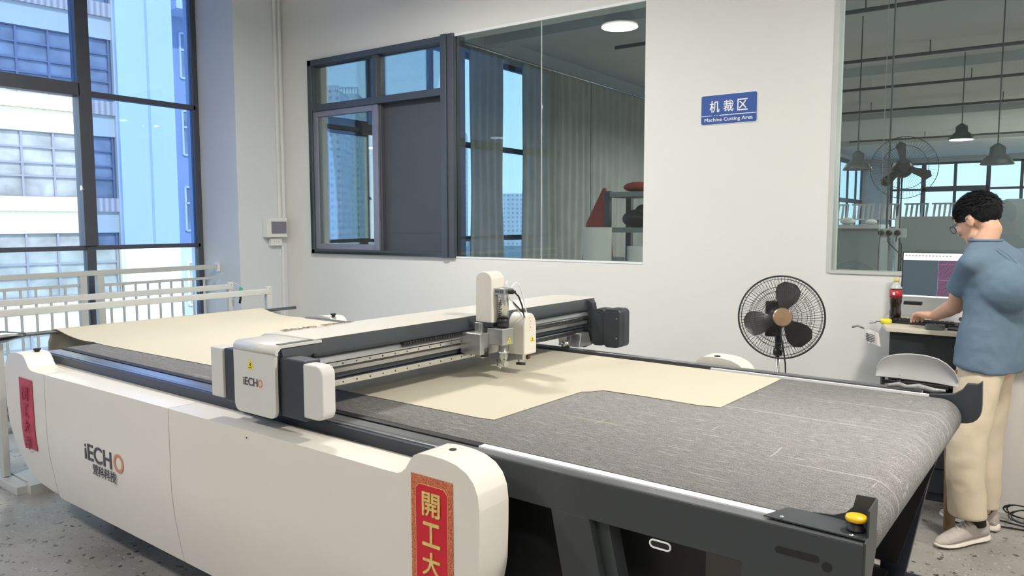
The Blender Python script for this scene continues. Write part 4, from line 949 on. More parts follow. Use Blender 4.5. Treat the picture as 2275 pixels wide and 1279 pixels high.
for i in range(90):
    x = -.117+.0125*(i % 15); z = -.115+.031*(i // 15)+.004*(i % 3)
    ln.add([(x, -.0060, z), (x+.002, -.0060, z), (x+.020, -.0060, z+.030), (x+.018, -.0060, z+.030)], [(0, 1, 2, 3)])
mo(ln, 'pattern_lines', 'screen_red', scr)
MB().box(-.42, -.33, 4.875, 4.89, DZ+.006, 1.2).build('stand', 'plastic_white', mon)
MB().prism(rrect(-.49, -.26, 4.80, 4.96, .02), 'z', DZ, DZ+.01).build('stand_foot', 'black', mon)
MB().box(-.655, -.565, 4.79, 4.84, 1.035, 1.052).build('cable_tray', 'black', mon)
kb = thing('keyboard', 'low black keyboard lying on the desk left of the man\'s hand', 'keyboard', (-.55, 4.72, DZ))
MB().prism([(-.70, 4.655), (-.72, 4.80), (-.36, 4.80), (-.35, 4.60)], 'z', DZ, DZ+.014).build('case', 'black', kb, bevel=.003)
for i in range(13):
    for j in range(4):
        x = -.685+.0235*i+(-.004*j); y = 4.668-.012*i*.3+.029*j
        MB().box(x, x+.019, y, y+.022, DZ+.014, DZ+.021).build('key', 'rubber', kb, bevel=.002, seg=1)
tag(MB().obox((-.462, 4.50, DZ+.014), .085, .06, .028, Matrix.Rotation(-.05, 3, 'Z')).build('wallet', 'pipe_grey', bevel=.005), 'dark grey box-shaped wallet on the desk edge under the wrist', 'wallet')
tag(MB().prism([(-.405, 4.50), (-.41, 4.60), (-.22, 4.60), (-.22, 4.48)], 'z', DZ, DZ+.008).build('mouse_mat', 'black', bevel=.002), 'thin black mat on the desk beside the man\'s hip', 'mouse mat')
pp = thing('paper_stack', 'leaning white paper sheet with faint stamp below the monitor', 'paper', (-.40, 4.72, DZ))
MB().prism([(-.50, DZ+.001), (-.32, DZ+.001), (-.32, 1.075), (-.39, 1.075), (-.47, .99)], 'y', 4.765, 4.772).build('sheet', 'paper', pp)
MB().lathe([(.012, 0), (.012, .0008)], (-.366, 4.7645, .973), 20, (0, -1, 0)).build('stamp', 'paper_ink', pp)
MB().box(-.375, -.35, 4.7642, 4.765, 1.03, 1.055).build('printed_block', 'facade_grey', pp)
# cola bottle
bt = thing('cola_bottle', 'half-drunk cola bottle with red label and yellow cap at the left of the monitor', 'bottle', (-.694, 4.78, DZ))
bc_ = (-.694, 4.78, DZ)
MB().lathe([(.024, 0), (.031, .006), (.032, .05), (.0285, .075), (.031, .10), (.0325, .125), (.0325, .182), (.0, .183)], bc_, 28).build('cola', 'cola', bt)
MB().lathe([(.0325, .1835), (.030, .193), (.018, .212), (.0125, .222), (.0125, .232), (.0, .233)], bc_, 28).build('bottle_neck', 'bottle_clear', bt)
lb_ = MB().lathe([(.0332, .134), (.0334, .178)], bc_, 28).build('label', 'label_red', bt)
MB().obox((-.700, 4.7465, DZ+.158), .012, .001, .016).build('label_mark', 'sign_white', lb_)
MB().lathe([(.015, .226), (.0155, .232), (.0155, .243), (.012, .245), (.0, .245)], bc_, 24).build('cap', 'gold', bt)
# tape measure
tm = thing('tape_measure', 'small yellow tape measure with black strap on the desk corner', 'tape measure', (-.725, 4.62, DZ))
MB().lathe([(.0, 0), (.026, 0), (.030, .006), (.030, .020), (.024, .026), (.0, .027)], (-.715, 4.62, DZ), 24).build('case', 'yellow_label', tm)
MB().tube([(-.74, 4.60, DZ+.012), (-.758, 4.60, DZ+.010), (-.770, 4.61, DZ+.001), (-.79, 4.62, DZ-.004), (-.80, 4.62, DZ-.004)], .0022, 6).build('strap', 'black', tm)
# bag with printed slip hanging over the corner
pb = thing('printed_slip', 'small printed slip in clear film hanging from the left desk corner', 'packet', (-.745, 4.47, .90))
mb = MB(); N = 8
for off in (0, .0015):
    vs = [(-.80+.075*i/N+.012*(j/N), 4.47-.006*math.sin(i*1.1)+off, .925-.075*j/N-.02*i/N) for i in range(N+1) for j in range(N+1)]
    mb.add(vs, [(i*(N+1)+j, (i+1)*(N+1)+j, (i+1)*(N+1)+j+1, i*(N+1)+j+1) for i in range(N) for j in range(N)], True)
mb.build('film', 'paper', pb, fix=False)
ik = MB()
for i in range(5): ik.obox((-.765, 4.4615, .893-.009*i), .045, .001, .004, Matrix.Rotation(.25, 3, 'Y'))
ik.build('print', 'paper_ink', pb)
MB().tube([(-.86, 4.47, .926), (-.83, 4.468, .935), (-.80, 4.47, .924)], .006, 6).build('film_twist', 'plastic_bag', pb)

# cardboard sheet, cables on the floor
cs = MB().obox((-.335, 4.17, .26), .05, .012, .52, Matrix.Rotation(-.03, 3, 'Y') @ Matrix.Rotation(.5, 3, 'Z'))
tag(cs.build('cardboard_strip', 'cardboard'), 'narrow brown cardboard strip standing upright in front of the man\'s shins', 'cardboard')
cbm = MB(); rnd = random.Random(3)
for k in range(8):
    c = Vector((-.04+.045*k, 4.46-.02*(k % 3), .004)); R1 = .06+.05*rnd.random(); ph = rnd.random()*6; tl = rnd.uniform(.3, 1.2)
    pts_ = [c+Vector((math.cos(a+ph)*R1*(1+.12*math.sin(a*.37)), math.sin(a+ph)*.035, .012+(R1+math.sin(a+ph*2)*R1)*math.sin(tl)+.004*k)) for a in [i*.28 for i in range(int(46+8*rnd.random()))]]
    cbm.tube(pts_, .0036, 6)
cbm.tube([(-.155, 4.44, .006), (.0, 4.40, .006), (.15, 4.42, .006), (.4, 4.38, .006)], .004, 6).tube([(-.14, 4.34, .006), (.0, 4.36, .006), (.2, 4.42, .006), (.5, 4.42, .006)], .004, 6)
tag(cbm.build('cable_tangle', 'rubber'), 'tangle of black cables on the floor behind the man\'s shoes', 'cables', kind='stuff')

# ================================================================== THE MAN AT THE DESK
man = thing('person', 'man with short black hair and glasses in blue t-shirt and beige trousers at the desk', 'person', (-.2, 4.14, 0))
def ringp(c, l, d, rl, rd, n=24, tilt=0, pw=1.0):
    c = Vector(c); out_ = []
    for i in range(n):
        a = 2*PI*i/n; ca, sa = math.cos(a), math.sin(a)
        ca = math.copysign(abs(ca)**pw, ca); sa = math.copysign(abs(sa)**pw, sa)
        out_.append(c+l*rl*ca+d*rd*sa+Vector((0, 0, tilt*sa)))
    return out_
def dirs(deg): a = math.radians(deg); return Vector((-math.sin(a), math.cos(a), 0)), Vector((-math.cos(a), -math.sin(a), 0))   # forward, left
def chain(mb, pts, rs, n=18):
    """tapered limb with round ends"""
    P = [Vector(p) for p in pts]; mb.tube(P, rs, n)
    for p, r in zip(P, rs): mb.ell(p, (r, r, r), nu=n, nv=10)
    return mb
Ft, Lt = dirs(56); Fl, Ll = dirs(70)
TC = [(.822, -.200, 4.155, .168, .122), (.88, -.198, 4.158, .166, .120), (.96, -.194, 4.165, .160, .112), (1.05, -.186, 4.18, .158, .104), (1.15, -.178, 4.19, .162, .104), (1.23, -.180, 4.195, .170, .106), (1.30, -.190, 4.20, .176, .102), (1.345, -.203, 4.20, .168, .092), (1.375, -.215, 4.20, .138, .080), (1.400, -.228, 4.20, .096, .066), (1.418, -.238, 4.202, .066, .060)]
SHL = Vector((-.283, 4.06, 1.322)); ELL = Vector((-.356, 4.255, 1.092)); WRL = Vector((-.462, 4.462, 1.016))
SHR = Vector((-.095, 4.345, 1.32)); ELR = Vector((.00, 4.42, 1.09)); WRR = Vector((-.055, 4.60, .99))
# head frame
HCn = Vector((-.280, 4.235, 1.520)); hf, hl = dirs(63); p_ = math.radians(24)
HF = (hf*math.cos(p_)-Vector((0, 0, 1))*math.sin(p_)).normalized(); HL = hl; HU = HF.cross(HL).normalized()
if HU.z < 0: HU = -HU
HR = Matrix(((HF.x, HL.x, HU.x), (HF.y, HL.y, HU.y), (HF.z, HL.z, HU.z)))
def hp_(f, l, u): return HCn+HF*f+HL*l+HU*u
body = MB()
for c, r in (((-.012, 0, .018), (.094, .073, .090)), ((.034, 0, -.03), (.058, .058, .072)), ((.030, 0, -.075), (.052, .052, .036)), ((.046, 0, -.090), (.040, .036, .024)), ((.066, 0, -.098), (.020, .022, .016)),
             ((.078, 0, .018), (.018, .048, .028)), ((.095, 0, -.022), (.012, .009, .026)), ((.104, 0, -.038), (.011, .012, .009)), ((.084, 0, -.064), (.014, .022, .011)), ((.070, .032, -.03), (.022, .022, .022)), ((.070, -.032, -.03), (.022, .022, .022)),
             ((-.004, .074, -.018), (.017, .008, .030)), ((-.004, -.074, -.018), (.017, .008, .030)), ((-.012, .079, -.008), (.010, .007, .022)), ((-.012, -.079, -.008), (.010, .007, .022)),
             ((-.030, 0, -.035), (.038, .045, .042))):
    body.ell(hp_(*c), r, HR, 24, 14)
chain(body, [(-.228, 4.19, 1.34), (-.238, 4.195, 1.41), hp_(-.035, 0, -.075), hp_(-.03, 0, -.03)], [.066, .052, .050, .052])
for rg in (TC,):
    body.loft([ringp((x, y, z), Lt, Ft, rl*.80, rd*.76, 20) for z, x, y, rl, rd in rg])
chain(body, [SHL+Vector((.03, .03, -.02)), SHL+Vector((.008, .008, -.015)), SHL.lerp(ELL, .5), ELL, ELL.lerp(WRL, .35), WRL], [.040, .041, .041, .039, .038, .026])
chain(body, [SHR+Vector((-.03, -.03, -.02)), SHR+Vector((-.008, -.008, -.015)), SHR.lerp(ELR, .5), ELR, ELR.lerp(WRR, .35), WRR], [.040, .041, .041, .039, .038, .026])
def hand(mb, wr, kn, side):
    """palm from wrist to knuckles, five fingers curled down to the keys"""
    wr, kn = Vector(wr), Vector(kn); d = (kn-wr).normalized(); s_ = d.cross(Vector((0, 0, 1))).normalized()*side
    up = Vector((0, 0, 1)); up = (up-d*up.dot(d)).normalized()
    for k in (-1.5, -.5, .5, 1.5):
        chain(mb, [wr+s_*k*.009, wr.lerp(kn, .5)+s_*k*.0165, kn+s_*k*.020], [.019, .0195, .0125], 10)
    for k, ln_ in ((-1.5, .060), (-.5, .072), (.5, .076), (1.5, .068)):
        b0 = kn+s_*k*.020; b1 = b0+d*ln_*.42-up*.010+s_*k*.003; b2 = b1+d*ln_*.22-up*.024; b3 = b2+d*ln_*.05-up*.016
        chain(mb, [b0, b1, b2, b3], [.0115, .0100, .0088, .0075], 8)
    t0 = wr.lerp(kn, .3)+s_*.024-up*.004; t1 = wr.lerp(kn, .72)+s_*.046-up*.008; t2 = kn+s_*.052+d*.012-up*.018
    chain(mb, [t0, t1, t2], [.0135, .0115, .0085], 8)
hand(body, WRL, WRL+Vector((-.062, .062, .002)), 1)
hand(body, WRR, WRR+Vector((-.02, .075, -.008)), -1)
HIPL, KNL, ANL = Vector((-.235, 4.10, .82)), Vector((-.255, 4.04, .47)), Vector((-.216, 4.070, .10))
HIPR, KNR, ANR = Vector((-.19, 4.215, .82)), Vector((-.207, 4.245, .47)), Vector((-.19, 4.27, .10))
for h_, k_, a_ in ((HIPL, KNL, ANL), (HIPR, KNR, ANR)): chain(body, [h_, h_.lerp(k_, .5), k_, k_.lerp(a_, .4), a_], [.075, .066, .052, .048, .034])
body.ell((-.205, 4.16, .84), (.11, .12, .10))
TOEL, HEELL = Vector((-.355, 3.882, 0)), Vector((-.168, 4.135, 0)); TOER, HEELR = Vector((-.385, 4.345, 0)), Vector((-.125, 4.268, 0))
for an, toe, heel in ((ANL, TOEL, HEELL), (ANR, TOER, HEELR)):
    chain(body, [an, heel.lerp(toe, .25)+Vector((0, 0, .045)), heel.lerp(toe, .6)+Vector((0, 0, .035)), heel.lerp(toe, .8)+Vector((0, 0, .028))], [.034, .032, .028, .020], 12)
bo = body.build('body', 'skin', man, remesh=.0048, smooth_it=4, fix=False)
# shirt
sh_ = MB()
rings = []
for i, (z, x, y, rl, rd) in enumerate(TC):
    k = max(0, 1-i/3.5); rings.append(ringp((x, y, z), Lt, Ft, rl, rd, 40, tilt=.022*k, pw=.9))
sh_.loft(rings)
def sleeve(mb, s, e, r0, r1, t0=0, t1=1):
    P = [s.lerp(e, t0+(t1-t0)*i/5) for i in range(6)]; mb.tube(P, [r0+(r1-r0)*i/5 for i in range(6)], 22); mb.ell(s, (r0, r0, r0))
SL_ = SHL+(ELL-SHL)*.60; SLO = SHL+Vector((-.012, -.006, 0))
sleeve(sh_, SHL+Vector((.006, .006, -.008)), SL_+Vector((-.002, -.002, 0)), .058, .063)
sleeve(sh_, SHR+Vector((-.004, -.004, -.006)), SHR+(ELR-SHR)*.60, .066, .064)
sh_.ell(Vector((-.16, 4.135, 1.20)), (.13, .13, .13), nu=24, nv=16)
sh_.ell(Vector((-.245, 4.095, 1.255)), (.062, .062, .085), nu=24, nv=16)
so2 = sh_.build('shirt', 'shirt', man, remesh=.008, smooth_it=12, fix=False)
tx = bpy.data.textures.new('folds', 'CLOUDS'); tx.noise_scale = .14; tx.noise_depth = 2
dm = so2.modifiers.new('d', 'DISPLACE'); dm.texture = tx; dm.strength = .020; dm.mid_level = .5; dm.texture_coords = 'GLOBAL'
cl_ = [Vector(p) for p in ringp((-.239, 4.200, 1.416), Lt, Ft, .072, .066, 40)]
MB().tube(cl_, .0065, 8, closed=True).build('collar', 'shirt', so2)
MB().tube([(-.185, 4.10, 1.385), (-.14, 4.10, 1.35), (-.095, 4.115, 1.30), (-.062, 4.135, 1.22)], .002, 6).build('seam', 'shirt', so2)
# trousers
tr = MB()
def leg(mb, pts_, rs, Fd, Ld):
    mb.loft([ringp(p, Ld, Fd, r[0], r[1], 26) for p, r in zip(pts_, rs)])
leg(tr, [(-.222, 4.12, .89), (-.230, 4.10, .80), (-.246, 4.065, .66), (-.262, 4.03, .50), (-.262, 4.02, .32), (-.250, 4.03, .20), (-.244, 4.036, .132)], [(.085, .098), (.088, .100), (.085, .092), (.080, .084), (.078, .080), (.077, .079), (.076, .078)], Fl, Ll)
leg(tr, [(-.188, 4.20, .89), (-.190, 4.21, .80), (-.200, 4.23, .66), (-.208, 4.245, .50), (-.208, 4.255, .32), (-.204, 4.26, .20), (-.200, 4.262, .115)], [(.088, .098), (.088, .100), (.084, .092), (.080, .084), (.078, .082), (.076, .080), (.072, .074)], Fl, Ll)
tr.ell((-.203, 4.155, .86), (.105, .13, .08))
to_ = tr.build('trousers', 'trousers', man, remesh=.008, smooth_it=4, fix=False)
tx2 = bpy.data.textures.new('folds2', 'CLOUDS'); tx2.noise_scale = .11; tx2.noise_depth = 1
dm = to_.modifiers.new('d', 'DISPLACE'); dm.texture = tx2; dm.strength = .012; dm.mid_level = .5; dm.texture_coords = 'GLOBAL'
pt_ = on_z(0, 0, 0)
MB().obox((-.318, 4.075, .80), .03, .006, .018, Matrix.Rotation(.6, 3, 'Z')).build('pocket_tag', 'logo_orange', to_)
# shoes
def shoe(toe, heel, nm):
    d = (toe-heel); Ln = d.length; d.normalize(); s_ = Vector((0, 0, 1)).cross(d)
    def sec(t, w_, z0, z1, n=16):
        c = heel+d*Ln*t; return [c+s_*w_*math.cos(2*PI*i/n)*(1 if math.sin(2*PI*i/n) < 0 else .86)+Vector((0, 0, (z0+z1)/2+(z1-z0)/2*math.sin(2*PI*i/n))) for i in range(n)]
    up_ = MB().loft([sec(t, w_, .018, h_) for t, w_, h_ in ((.015, .018, .075), (.04, .032, .108), (.12, .040, .118), (.25, .042, .118), (.36, .042, .116), (.46, .042, .102), (.6, .044, .084), (.75, .045, .066), (.88, .037, .052), (.96, .022, .040), (.99, .010, .034))])
    o = up_.build('shoe', 'shoe', man, sub=1)
    so_l = MB().loft([sec(t, w_, z0, z1, 20) for t, w_, z0, z1 in ((-.01, .016, .010, .040), (.02, .034, .002, .042), (.12, .042, .0, .040), (.35, .039, .004, .034), (.5, .043, .001, .032), (.7, .049, .0, .030), (.85, .044, .002, .030), (.95, .030, .008, .030), (1.005, .012, .014, .028))])
    so_l.build('sole', 'shoe_sole', o, sub=1)
    lc = MB()
    for t, h_ in ((.42, .112), (.48, .104), (.54, .096), (.60, .088)):
        c = heel+d*Ln*t; lc.tube([c+s_*.026+Vector((0, 0, h_-.018)), c+Vector((0, 0, h_)), c-s_*.026+Vector((0, 0, h_-.018))], .0026, 6)
    lc.build('laces', 'shoe_sole', o)
    c = heel+d*Ln*.24; MB().tube([c+Vector((0, 0, .085)), c+Vector((-.01, -.008, .20))], .044, 16).build('sock', 'sock', man)
shoe(TOEL, HEELL, 'l'); shoe(TOER, HEELR, 'r')
# hair
hm = MB(); N1, N2 = 64, 44; vs = []
def hairline(f, l):
    if f > .085: return .020
    if f > .020: return -.022
    if f > -.022: return .002
    return -.02-.115*min(1, (-.022-f)/.05)
for i in range(N2+1):
    t = PI*i/N2
    for j in range(N1):
        a = 2*PI*j/N1; d = Vector((math.sin(t)*math.cos(a), math.sin(t)*math.sin(a), math.cos(t)))
        base = Vector((-.014, 0, .026)); r = Vector((.101, .083, .093))
        r = Vector((r.x*(1.0 if d.x > 0 else 1.04), r.y, r.z))
        q = Vector((d.x*r.x, d.y*r.y, d.z*r.z))
        nz_ = noise.noise((d.x*7, d.y*7, d.z*4)); n2 = noise.noise((d.x*26, d.y*26, d.z*6))
        q *= 1+.035*nz_+.018*n2
        p = base+q; hlz = hairline(p.x, p.y)
        dd = p.z-hlz
        k = max(0, min(1, (dd+.010)/.045))
        fade = .80+.20*(k**.7)
        p = base+q*fade
        if dd < -.012: p = base+q*.72
        vs.append(hp_(*p))
fs = [(i*N1+j, (i+1)*N1+j, (i+1)*N1+(j+1) % N1, i*N1+(j+1) % N1) for i in range(N2) for j in range(N1)]
hm.add(vs, fs, True)
rnd = random.Random(5)
for k in range(1100):
    a = rnd.uniform(0, 2*PI); t = rnd.uniform(.02, 1.35) if rnd.random() < .8 else rnd.uniform(1.2, 1.7)
    d = Vector((math.sin(t)*math.cos(a), math.sin(t)*math.sin(a), math.cos(t)))
    p = Vector((-.014, 0, .026))+Vector((d.x*.100, d.y*.082, d.z*.092))
    if p.z < hairline(p.x, 0)+.03: continue
    flow = Vector((.9, .25*math.sin(a*3), -.2))+Vector((rnd.uniform(-.5, .5), rnd.uniform(-.6, .6), rnd.uniform(-.1, .5))); flow = (flow-d*flow.dot(d)).normalized()
    ln_ = rnd.uniform(.02, .042)
    hm.tube([hp_(*p), hp_(*(p+flow*ln_*.5+d*.007)), hp_(*(p+flow*ln_+d*rnd.uniform(-.004, .012)))], [.0024, .0019, .0003], 4)
hm.build('hair', 'hair', man, fix=False)
for s_ in (1, -1):
    e = MB().ell(hp_(.086, s_*.030, -.012), (.006, .012, .007), HR, 12, 8).build('eye', 'sign_white', man); MB().ell(hp_(.0905, s_*.030, -.012), (.003, .005, .005), HR, 10, 6).build('pupil', 'black', e)
gl = MB()
for s_ in (1, -1):
    gl.tube([hp_(.108, s_*.034+.022*math.cos(2*PI*i/24), -.014+.018*math.sin(2*PI*i/24)) for i in range(24)], .0013, 6, closed=True)
    gl.tube([hp_(.108, s_*.056, -.006), hp_(.06, s_*.074, -.003), hp_(.0, s_*.083, -.002), hp_(-.018, s_*.082, -.016)], .0014, 6)
gl.tube([hp_(.108, -.012, -.01), hp_(.112, 0, -.006), hp_(.108, .012, -.01)], .0013, 6)
go = gl.build('glasses', 'black', man)
for s_ in (1, -1): MB().tube([hp_(.108, s_*.034, -.014), hp_(.109, s_*.034, -.014)], [.021, .021], 24).build('lens', 'pane_open', go)

# ================================================================== THE HALL BEYOND THE WALL
def curtain(y0, y1, zb, zt, label, folds, hem=0, X=-6.9, amp=.032):
    zt += .02
    mb = MB(); n = int((y1-y0)*48); zs = [zb+(zt-zb)*k/8 for k in range(9)]
    for off in (0, .012):
        vs = []
        for i in range(n+1):
            y = y0+(y1-y0)*i/n
            for z in zs:
                f_ = (z-zb)/(zt-zb); x = X+off+amp*(.6+.4*(1-f_))*math.sin((y-y0)*folds*2*PI/1.0+.6*math.sin(y*3)+.3*(1-f_))
                vs.append((x, y+.03*math.sin(z*2+y*4)*(1-f_), z))
        zt0 = zt
        fs = [(i*9+j, (i+1)*9+j, (i+1)*9+j+1, i*9+j+1) for i in range(n) for j in range(8)]
        mb.add(vs, [f if off else f[::-1] for f in fs], True)
    o = mb.build('curtain', 'curtain', fix=False); return tag(o, label, 'curtain')
curtain(8.68, 9.52, .98, 4.0, 'narrow grey curtain hanging left of the bright gap in the centre window', 5.5)
curtain(10.05, 12.32, .5, 4.0, 'long grey curtain directly right of the bright gap in the centre window', 4.5)
curtain(12.25, 15.9, .5, 4.0, 'grey curtain furthest right, behind the shelf in the centre window', 4)
tag(MB().tube([(-6.86, 8.4, 4.03), (-6.86, 16, 4.03)], .018, 8).build('curtain_rail', 'steel'), 'long metal curtain rail under the hall ceiling', 'curtain rail')
tag(MB().box(XW, -6.95, 16.1, 31.4, .0, 4.3).build('pier', 'hall_paint'), kind='structure').name = 'trim_2'
# pipes under the hall ceiling, across the view
zp = 4.15
def pipe_y(px, py, z=zp): return on_z(px, py, z).y
for i, (px, py, lb) in enumerate(((1900, 26, 'nearest'), (1900, 137, 'second nearest'), (1900, 200, 'third nearest'), (1900, 250, 'fourth nearest'), (2100, 303, 'farthest'))):
    y = pipe_y(px, py)
    t = thing('ceiling_pipe', 'grey pipe under the hall ceiling, the %s of five seen through the right window' % lb, 'pipe', (-2, y, zp), group='pipes under the hall ceiling')
    MB().tube([(-5.5, y, zp), (8, y, zp)], .028, 10).build('pipe', 'pipe_grey', t)
    for x in (-4.5+i*.3, -2+i*.35, .2+i*.2, 2.6): MB().tube([(x, y, zp), (x, y, ZC)], .010, 6).build('hanger', 'pipe_grey', t)
for i, y in enumerate((9.5, 15.5, 22.0, 29.0)): tag(MB().box(XW, 8, y-.15, y+.15, ZC-.16, ZC).build('beam', 'hall_ceiling'), kind='structure').name = 'trim_%d' % (i+3)
# big fan on a stand
C2 = Vector((-1.137, 8.0, 2.016))
f2n = Vector((.25, -1, 0)).normalized(); f2r = Vector((0, 0, 1)).cross(f2n).normalized()
bf = thing('industrial_fan', 'large dark industrial fan seen through the right window', 'fan', (C2.x, C2.y, 0))
def q2(r_, a, d=0): return C2+f2r*r_*math.cos(a)+Vector((0, 0, 1))*r_*math.sin(a)+f2n*d
mb = MB().tube([q2(.288, 2*PI*i/48) for i in range(48)], .0035, 6, closed=True).tube([q2(.2, 2*PI*i/36, .05) for i in range(36)], .003, 5, closed=True)
for i in range(60): mb.tube([q2(.06, 2*PI*i/60, .08), q2(.2, 2*PI*i/60, .05), q2(.288, 2*PI*i/60)], .0016, 4, caps=False)
mb.build('cage', 'fan_black', bf)
for k in range(3):
    a0 = 1.75+2*PI*k/3; MB().add([q2(.04, a0-.5), q2(.22, a0-.22), q2(.25, a0), q2(.22, a0+.20, .02), q2(.05, a0+.5, .03)], [(0, 1, 2, 3, 4)]).add([q2(.04, a0-.5, -.004), q2(.22, a0-.22, -.004), q2(.25, a0, -.004), q2(.22, a0+.20, .016), q2(.05, a0+.5, .026)], [(4, 3, 2, 1, 0)]).build('blade', 'fan_black', bf, fix=False)
MB().lathe([(.06, -.02), (.09, -.08), (.09, -.2), (.04, -.24)], C2, 20, f2n).build('motor', 'fan_black', bf)
MB().tube([C2-f2n*.15, Vector((C2.x-.03, C2.y+.15, .03))], .008, 10).build('stand', 'fan_black', bf)
MB().lathe([(.28, 0), (.28, .03), (.03, .06)], (C2.x-.03, C2.y+.15, 0), 30).build('base', 'fan_black', bf)
# socket rail just behind the glass
sr = thing('socket_rail', 'white socket rail with black plugs right behind the right window glass', 'socket', (-.82, 5.36, 1.40))
MB().box(-.895, -.735, 5.36, 5.38, 1.405, 1.462).build('rail', 'hall_paint', sr, bevel=.003)
MB().box(-1.12, -.895, 5.365, 5.375, 1.445, 1.455).build('trunking', 'pipe_grey', sr)
MB().tube([(-.850, 5.37, 1.46), (-.850, 5.37, 4.3)], .006, 6).build('conduit', 'pipe_grey', sr)
for i, x in enumerate((-.878, -.832, -.783)):
    p = MB().lathe([(.018, 0), (.018, .02), (.010, .034)], (x, 5.36, 1.435), 16, (0, -1, 0)).build('plug', 'black', sr)
    ends = ((-.885, 1.21), (-.70, 1.19), (-.755, 1.36))[i]
    MB().tube([(x, 5.33, 1.43), (x-.004, 5.335, 1.38), (x+(ends[0]-x)*.5-.004, 5.335, (1.43+ends[1])/2), (ends[0], 5.335, ends[1]), (ends[0], 5.335, .9)], .0035, 6).build('cable', 'black', p)
# tables with upturned chairs
def hall_chair(name, label, x, y, z, rz):
    t = thing(name, label, 'chair', (0, 0, 0), group='slat-backed chairs on the hall tables'); ORG[t.name] = Vector((0, 0, 0))
    MB().box(-.16, .16, -.15, .15, .10, .12).build('seat', 'chair_grey', t)
    for sx in (-.14, .14):
        for sy in (-.13, .13): MB().box(sx-.012, sx+.012, sy-.012, sy+.012, 0, .10).build('leg', 'chair_grey', t)
    bk = MB().box(-.16, .16, .135, .15, .32, .345).build('back_rail', 'chair_grey', t)
    for k in range(5): MB().prism([(-.15+.066*k, .12), (-.12+.066*k, .12), (-.10+.066*k, .345), (-.13+.066*k, .345)], 'y', .13, .145).build('slat', 'chair_grey', bk)
    t.location = (x, y, z); t.rotation_euler = (0, 0, rz); return t
tb_y = 12.4
for i, x in enumerate((-2.75, -1.05)):
    t = thing('hall_table', ('tall grey rack under slat-backed chairs, left one' if i == 0 else 'tall grey rack under slat-backed chairs, right one'), 'table', (x, tb_y, 0))
    MB().box(x-.84, x+.84, tb_y-.25, tb_y+.25, 1.40, 1.44).build('tabletop', 'hall_grey', t)
    for sx in (-.8, .8):
        for sy in (-.22, .22): MB().box(x+sx-.02, x+sx+.02, tb_y+sy-.02, tb_y+sy+.02, 0, 1.40).build('leg', 'hall_grey', t)
proto = hall_chair('hall_chair', 'pale slat-backed low chair on the tall rack behind the right window', -3.40, tb_y, 1.44, .0)
for i in range(1, 9):
    c = copy_tree(proto); c.location = (-3.40+.36*i, tb_y, 1.44); c.rotation_euler = (0, 0, 0)
pt2 = thing('partition_screen', 'grey partition panel standing in the hall behind the man', 'partition', (.4, 9.2, 0))
MB().box(-1.33, 1.6, 9.2, 9.25, 0, 1.565).build('panel', 'hall_grey', pt2); MB().box(-1.36, -1.32, 9.18, 9.27, 0, 1.575).build('post', 'hall_ceiling', pt2)
gb = thing('grey_machine', 'grey rounded equipment cabinet beyond the partition, right of the man\'s head', 'machine', (-.2, 10.2, 0))
MB().prism(rrect(-.45, .06, .0, 1.76, .07, 6, (1, 1, 0, 0)), 'y', 10, 10.5).build('body', 'hall_grey', gb, bevel=.01)
MB().box(-.40, .0, 9.99, 10.0, .3, 1.5).build('door', 'hall_grey', gb)
cs2 = thing('work_counter', 'grey counter with pale wrapped bundles behind the right window', 'counter', (-1.8, 8.6, 0))
MB().box(-2.6, -1.4, 8.4, 9.0, 1.44, 1.48).build('top', 'hall_paint', cs2); MB().box(-2.6, -1.4, 8.45, 8.98, 0, 1.44).build('body', 'hall_grey', cs2)
for i, (x, r_) in enumerate(((-1.75, .06), (-1.52, .045))):
    b_o = MB().ell((x, 8.66, 1.48+r_*.6), (r_*1.3, r_, r_*.62)).build('bundle', 'roll_white'); tag(b_o, ('larger pale bundle on the hall counter' if i == 0 else 'smaller pale bundle on the hall counter'), 'bundle')
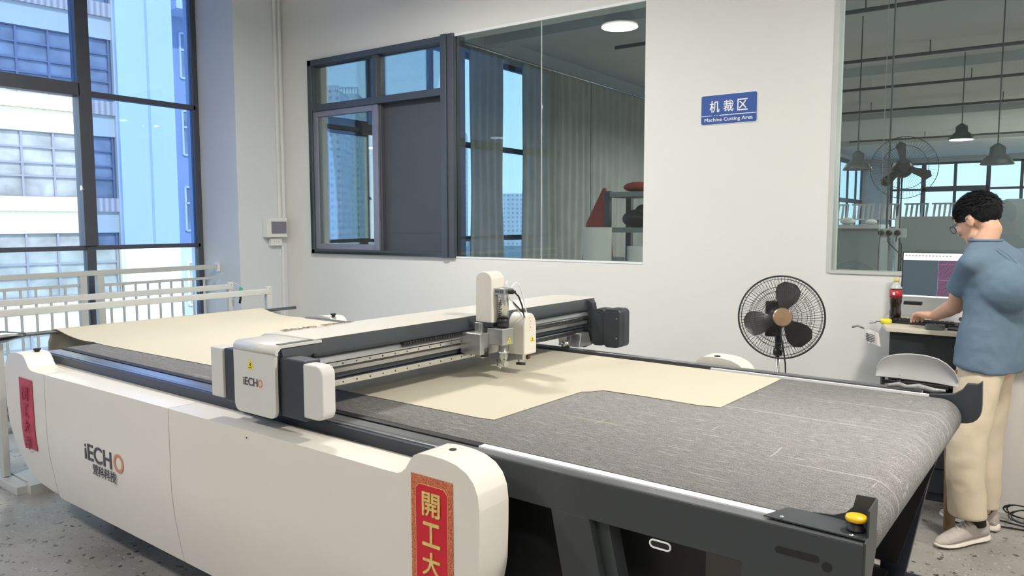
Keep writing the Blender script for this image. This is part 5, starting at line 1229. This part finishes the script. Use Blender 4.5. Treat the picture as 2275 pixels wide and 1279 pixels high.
# things seen low in the centre window
fr1 = thing('fabric_roll', 'upright white fabric roll in the lower right of the centre window', 'fabric roll', (-3.55, 6.2, 0))
q = on_y(1327, 505, 6.2); rr_ = (on_y(1355, 540, 6.2)-on_y(1298, 540, 6.2)).length/2
MB().lathe([(rr_, 0), (rr_, q.z), (rr_*.3, q.z), (rr_*.3, q.z-.05)], (q.x, 6.2, 0), 32).build('roll', 'roll_white', fr1)
rc = on_y(1335, 425, 7.4)
rcl = thing('red_cloth', 'dark red cloth draped behind the white fabric roll', 'cloth', (rc.x, 7.4, 0))
a_, b_2, c_ = on_y(1300, 590, 7.4), on_y(1347, 590, 7.4), on_y(1347, 418, 7.4); d_ = on_y(1330, 440, 7.4)
mb = MB(); mb.loft([[Vector((a_.x+(b_2.x-a_.x)*.5, 7.4, .02))+Vector((math.cos(2*PI*i/16)*.3, math.sin(2*PI*i/16)*.2, 0)) for i in range(16)], [Vector((d_.x, 7.4, 1.5))+Vector((math.cos(2*PI*i/16)*.14, math.sin(2*PI*i/16)*.12, 0)) for i in range(16)], [Vector((c_.x-.02, 7.4, c_.z))+Vector((math.cos(2*PI*i/16)*.02, math.sin(2*PI*i/16)*.02, 0)) for i in range(16)]]).build('cloth', 'red_cloth', rcl)
s0 = on_y(1345, 425, 7.0); s1 = on_y(1450, 425, 7.0)
shf = thing('storage_rack', 'dark metal storage rack with shelves in the lower right of the centre window', 'rack', ((s0.x+s1.x)/2, 7.2, 0))
for x in (s0.x+.03, s1.x):
    for y in (7.0, 7.5): MB().box(x-.03, x+.03, y-.03, y+.03, 0, s0.z).build('post', 'frame_dark', shf)
for z in (s0.z-.06, on_y(1400, 512, 7).z-.02, .6): MB().box(s0.x, s1.x+.03, 6.98, 7.52, z, z+.05).build('shelf', 'hall_grey', shf)
zb_ = on_y(1400, 512, 7).z+.03; xb = on_y(1408, 500, 7.1).x
tag(MB().ell((xb, 7.2, zb_+.09), (.17, .14, .10)).ell((xb+.06, 7.2, zb_+.16), (.09, .1, .08)).build('bag', 'black'), 'black bag lying on the middle shelf of the rack', 'bag')
xb2 = on_y(1405, 420, 7.1).x; tag(MB().ell((xb2+.02, 7.2, s0.z+.045), (.16, .14, .055)).build('folded_cloth', 'red_cloth'), 'folded dark cloth on top of the rack', 'cloth')
for i, (px, r_, zt_, lb) in enumerate(((1374, .06, .97, 'thin'), (1418, .11, 1.08, 'thick'))):
    x = on_y(px, 560, 6.6).x; tag(MB().lathe([(r_, 0), (r_, zt_+.2), (r_*.3, zt_+.2)], (x, 6.6, 0), 24).build('fabric_roll', 'roll_white'), '%s pale fabric roll standing before the storage rack' % lb, 'fabric roll')
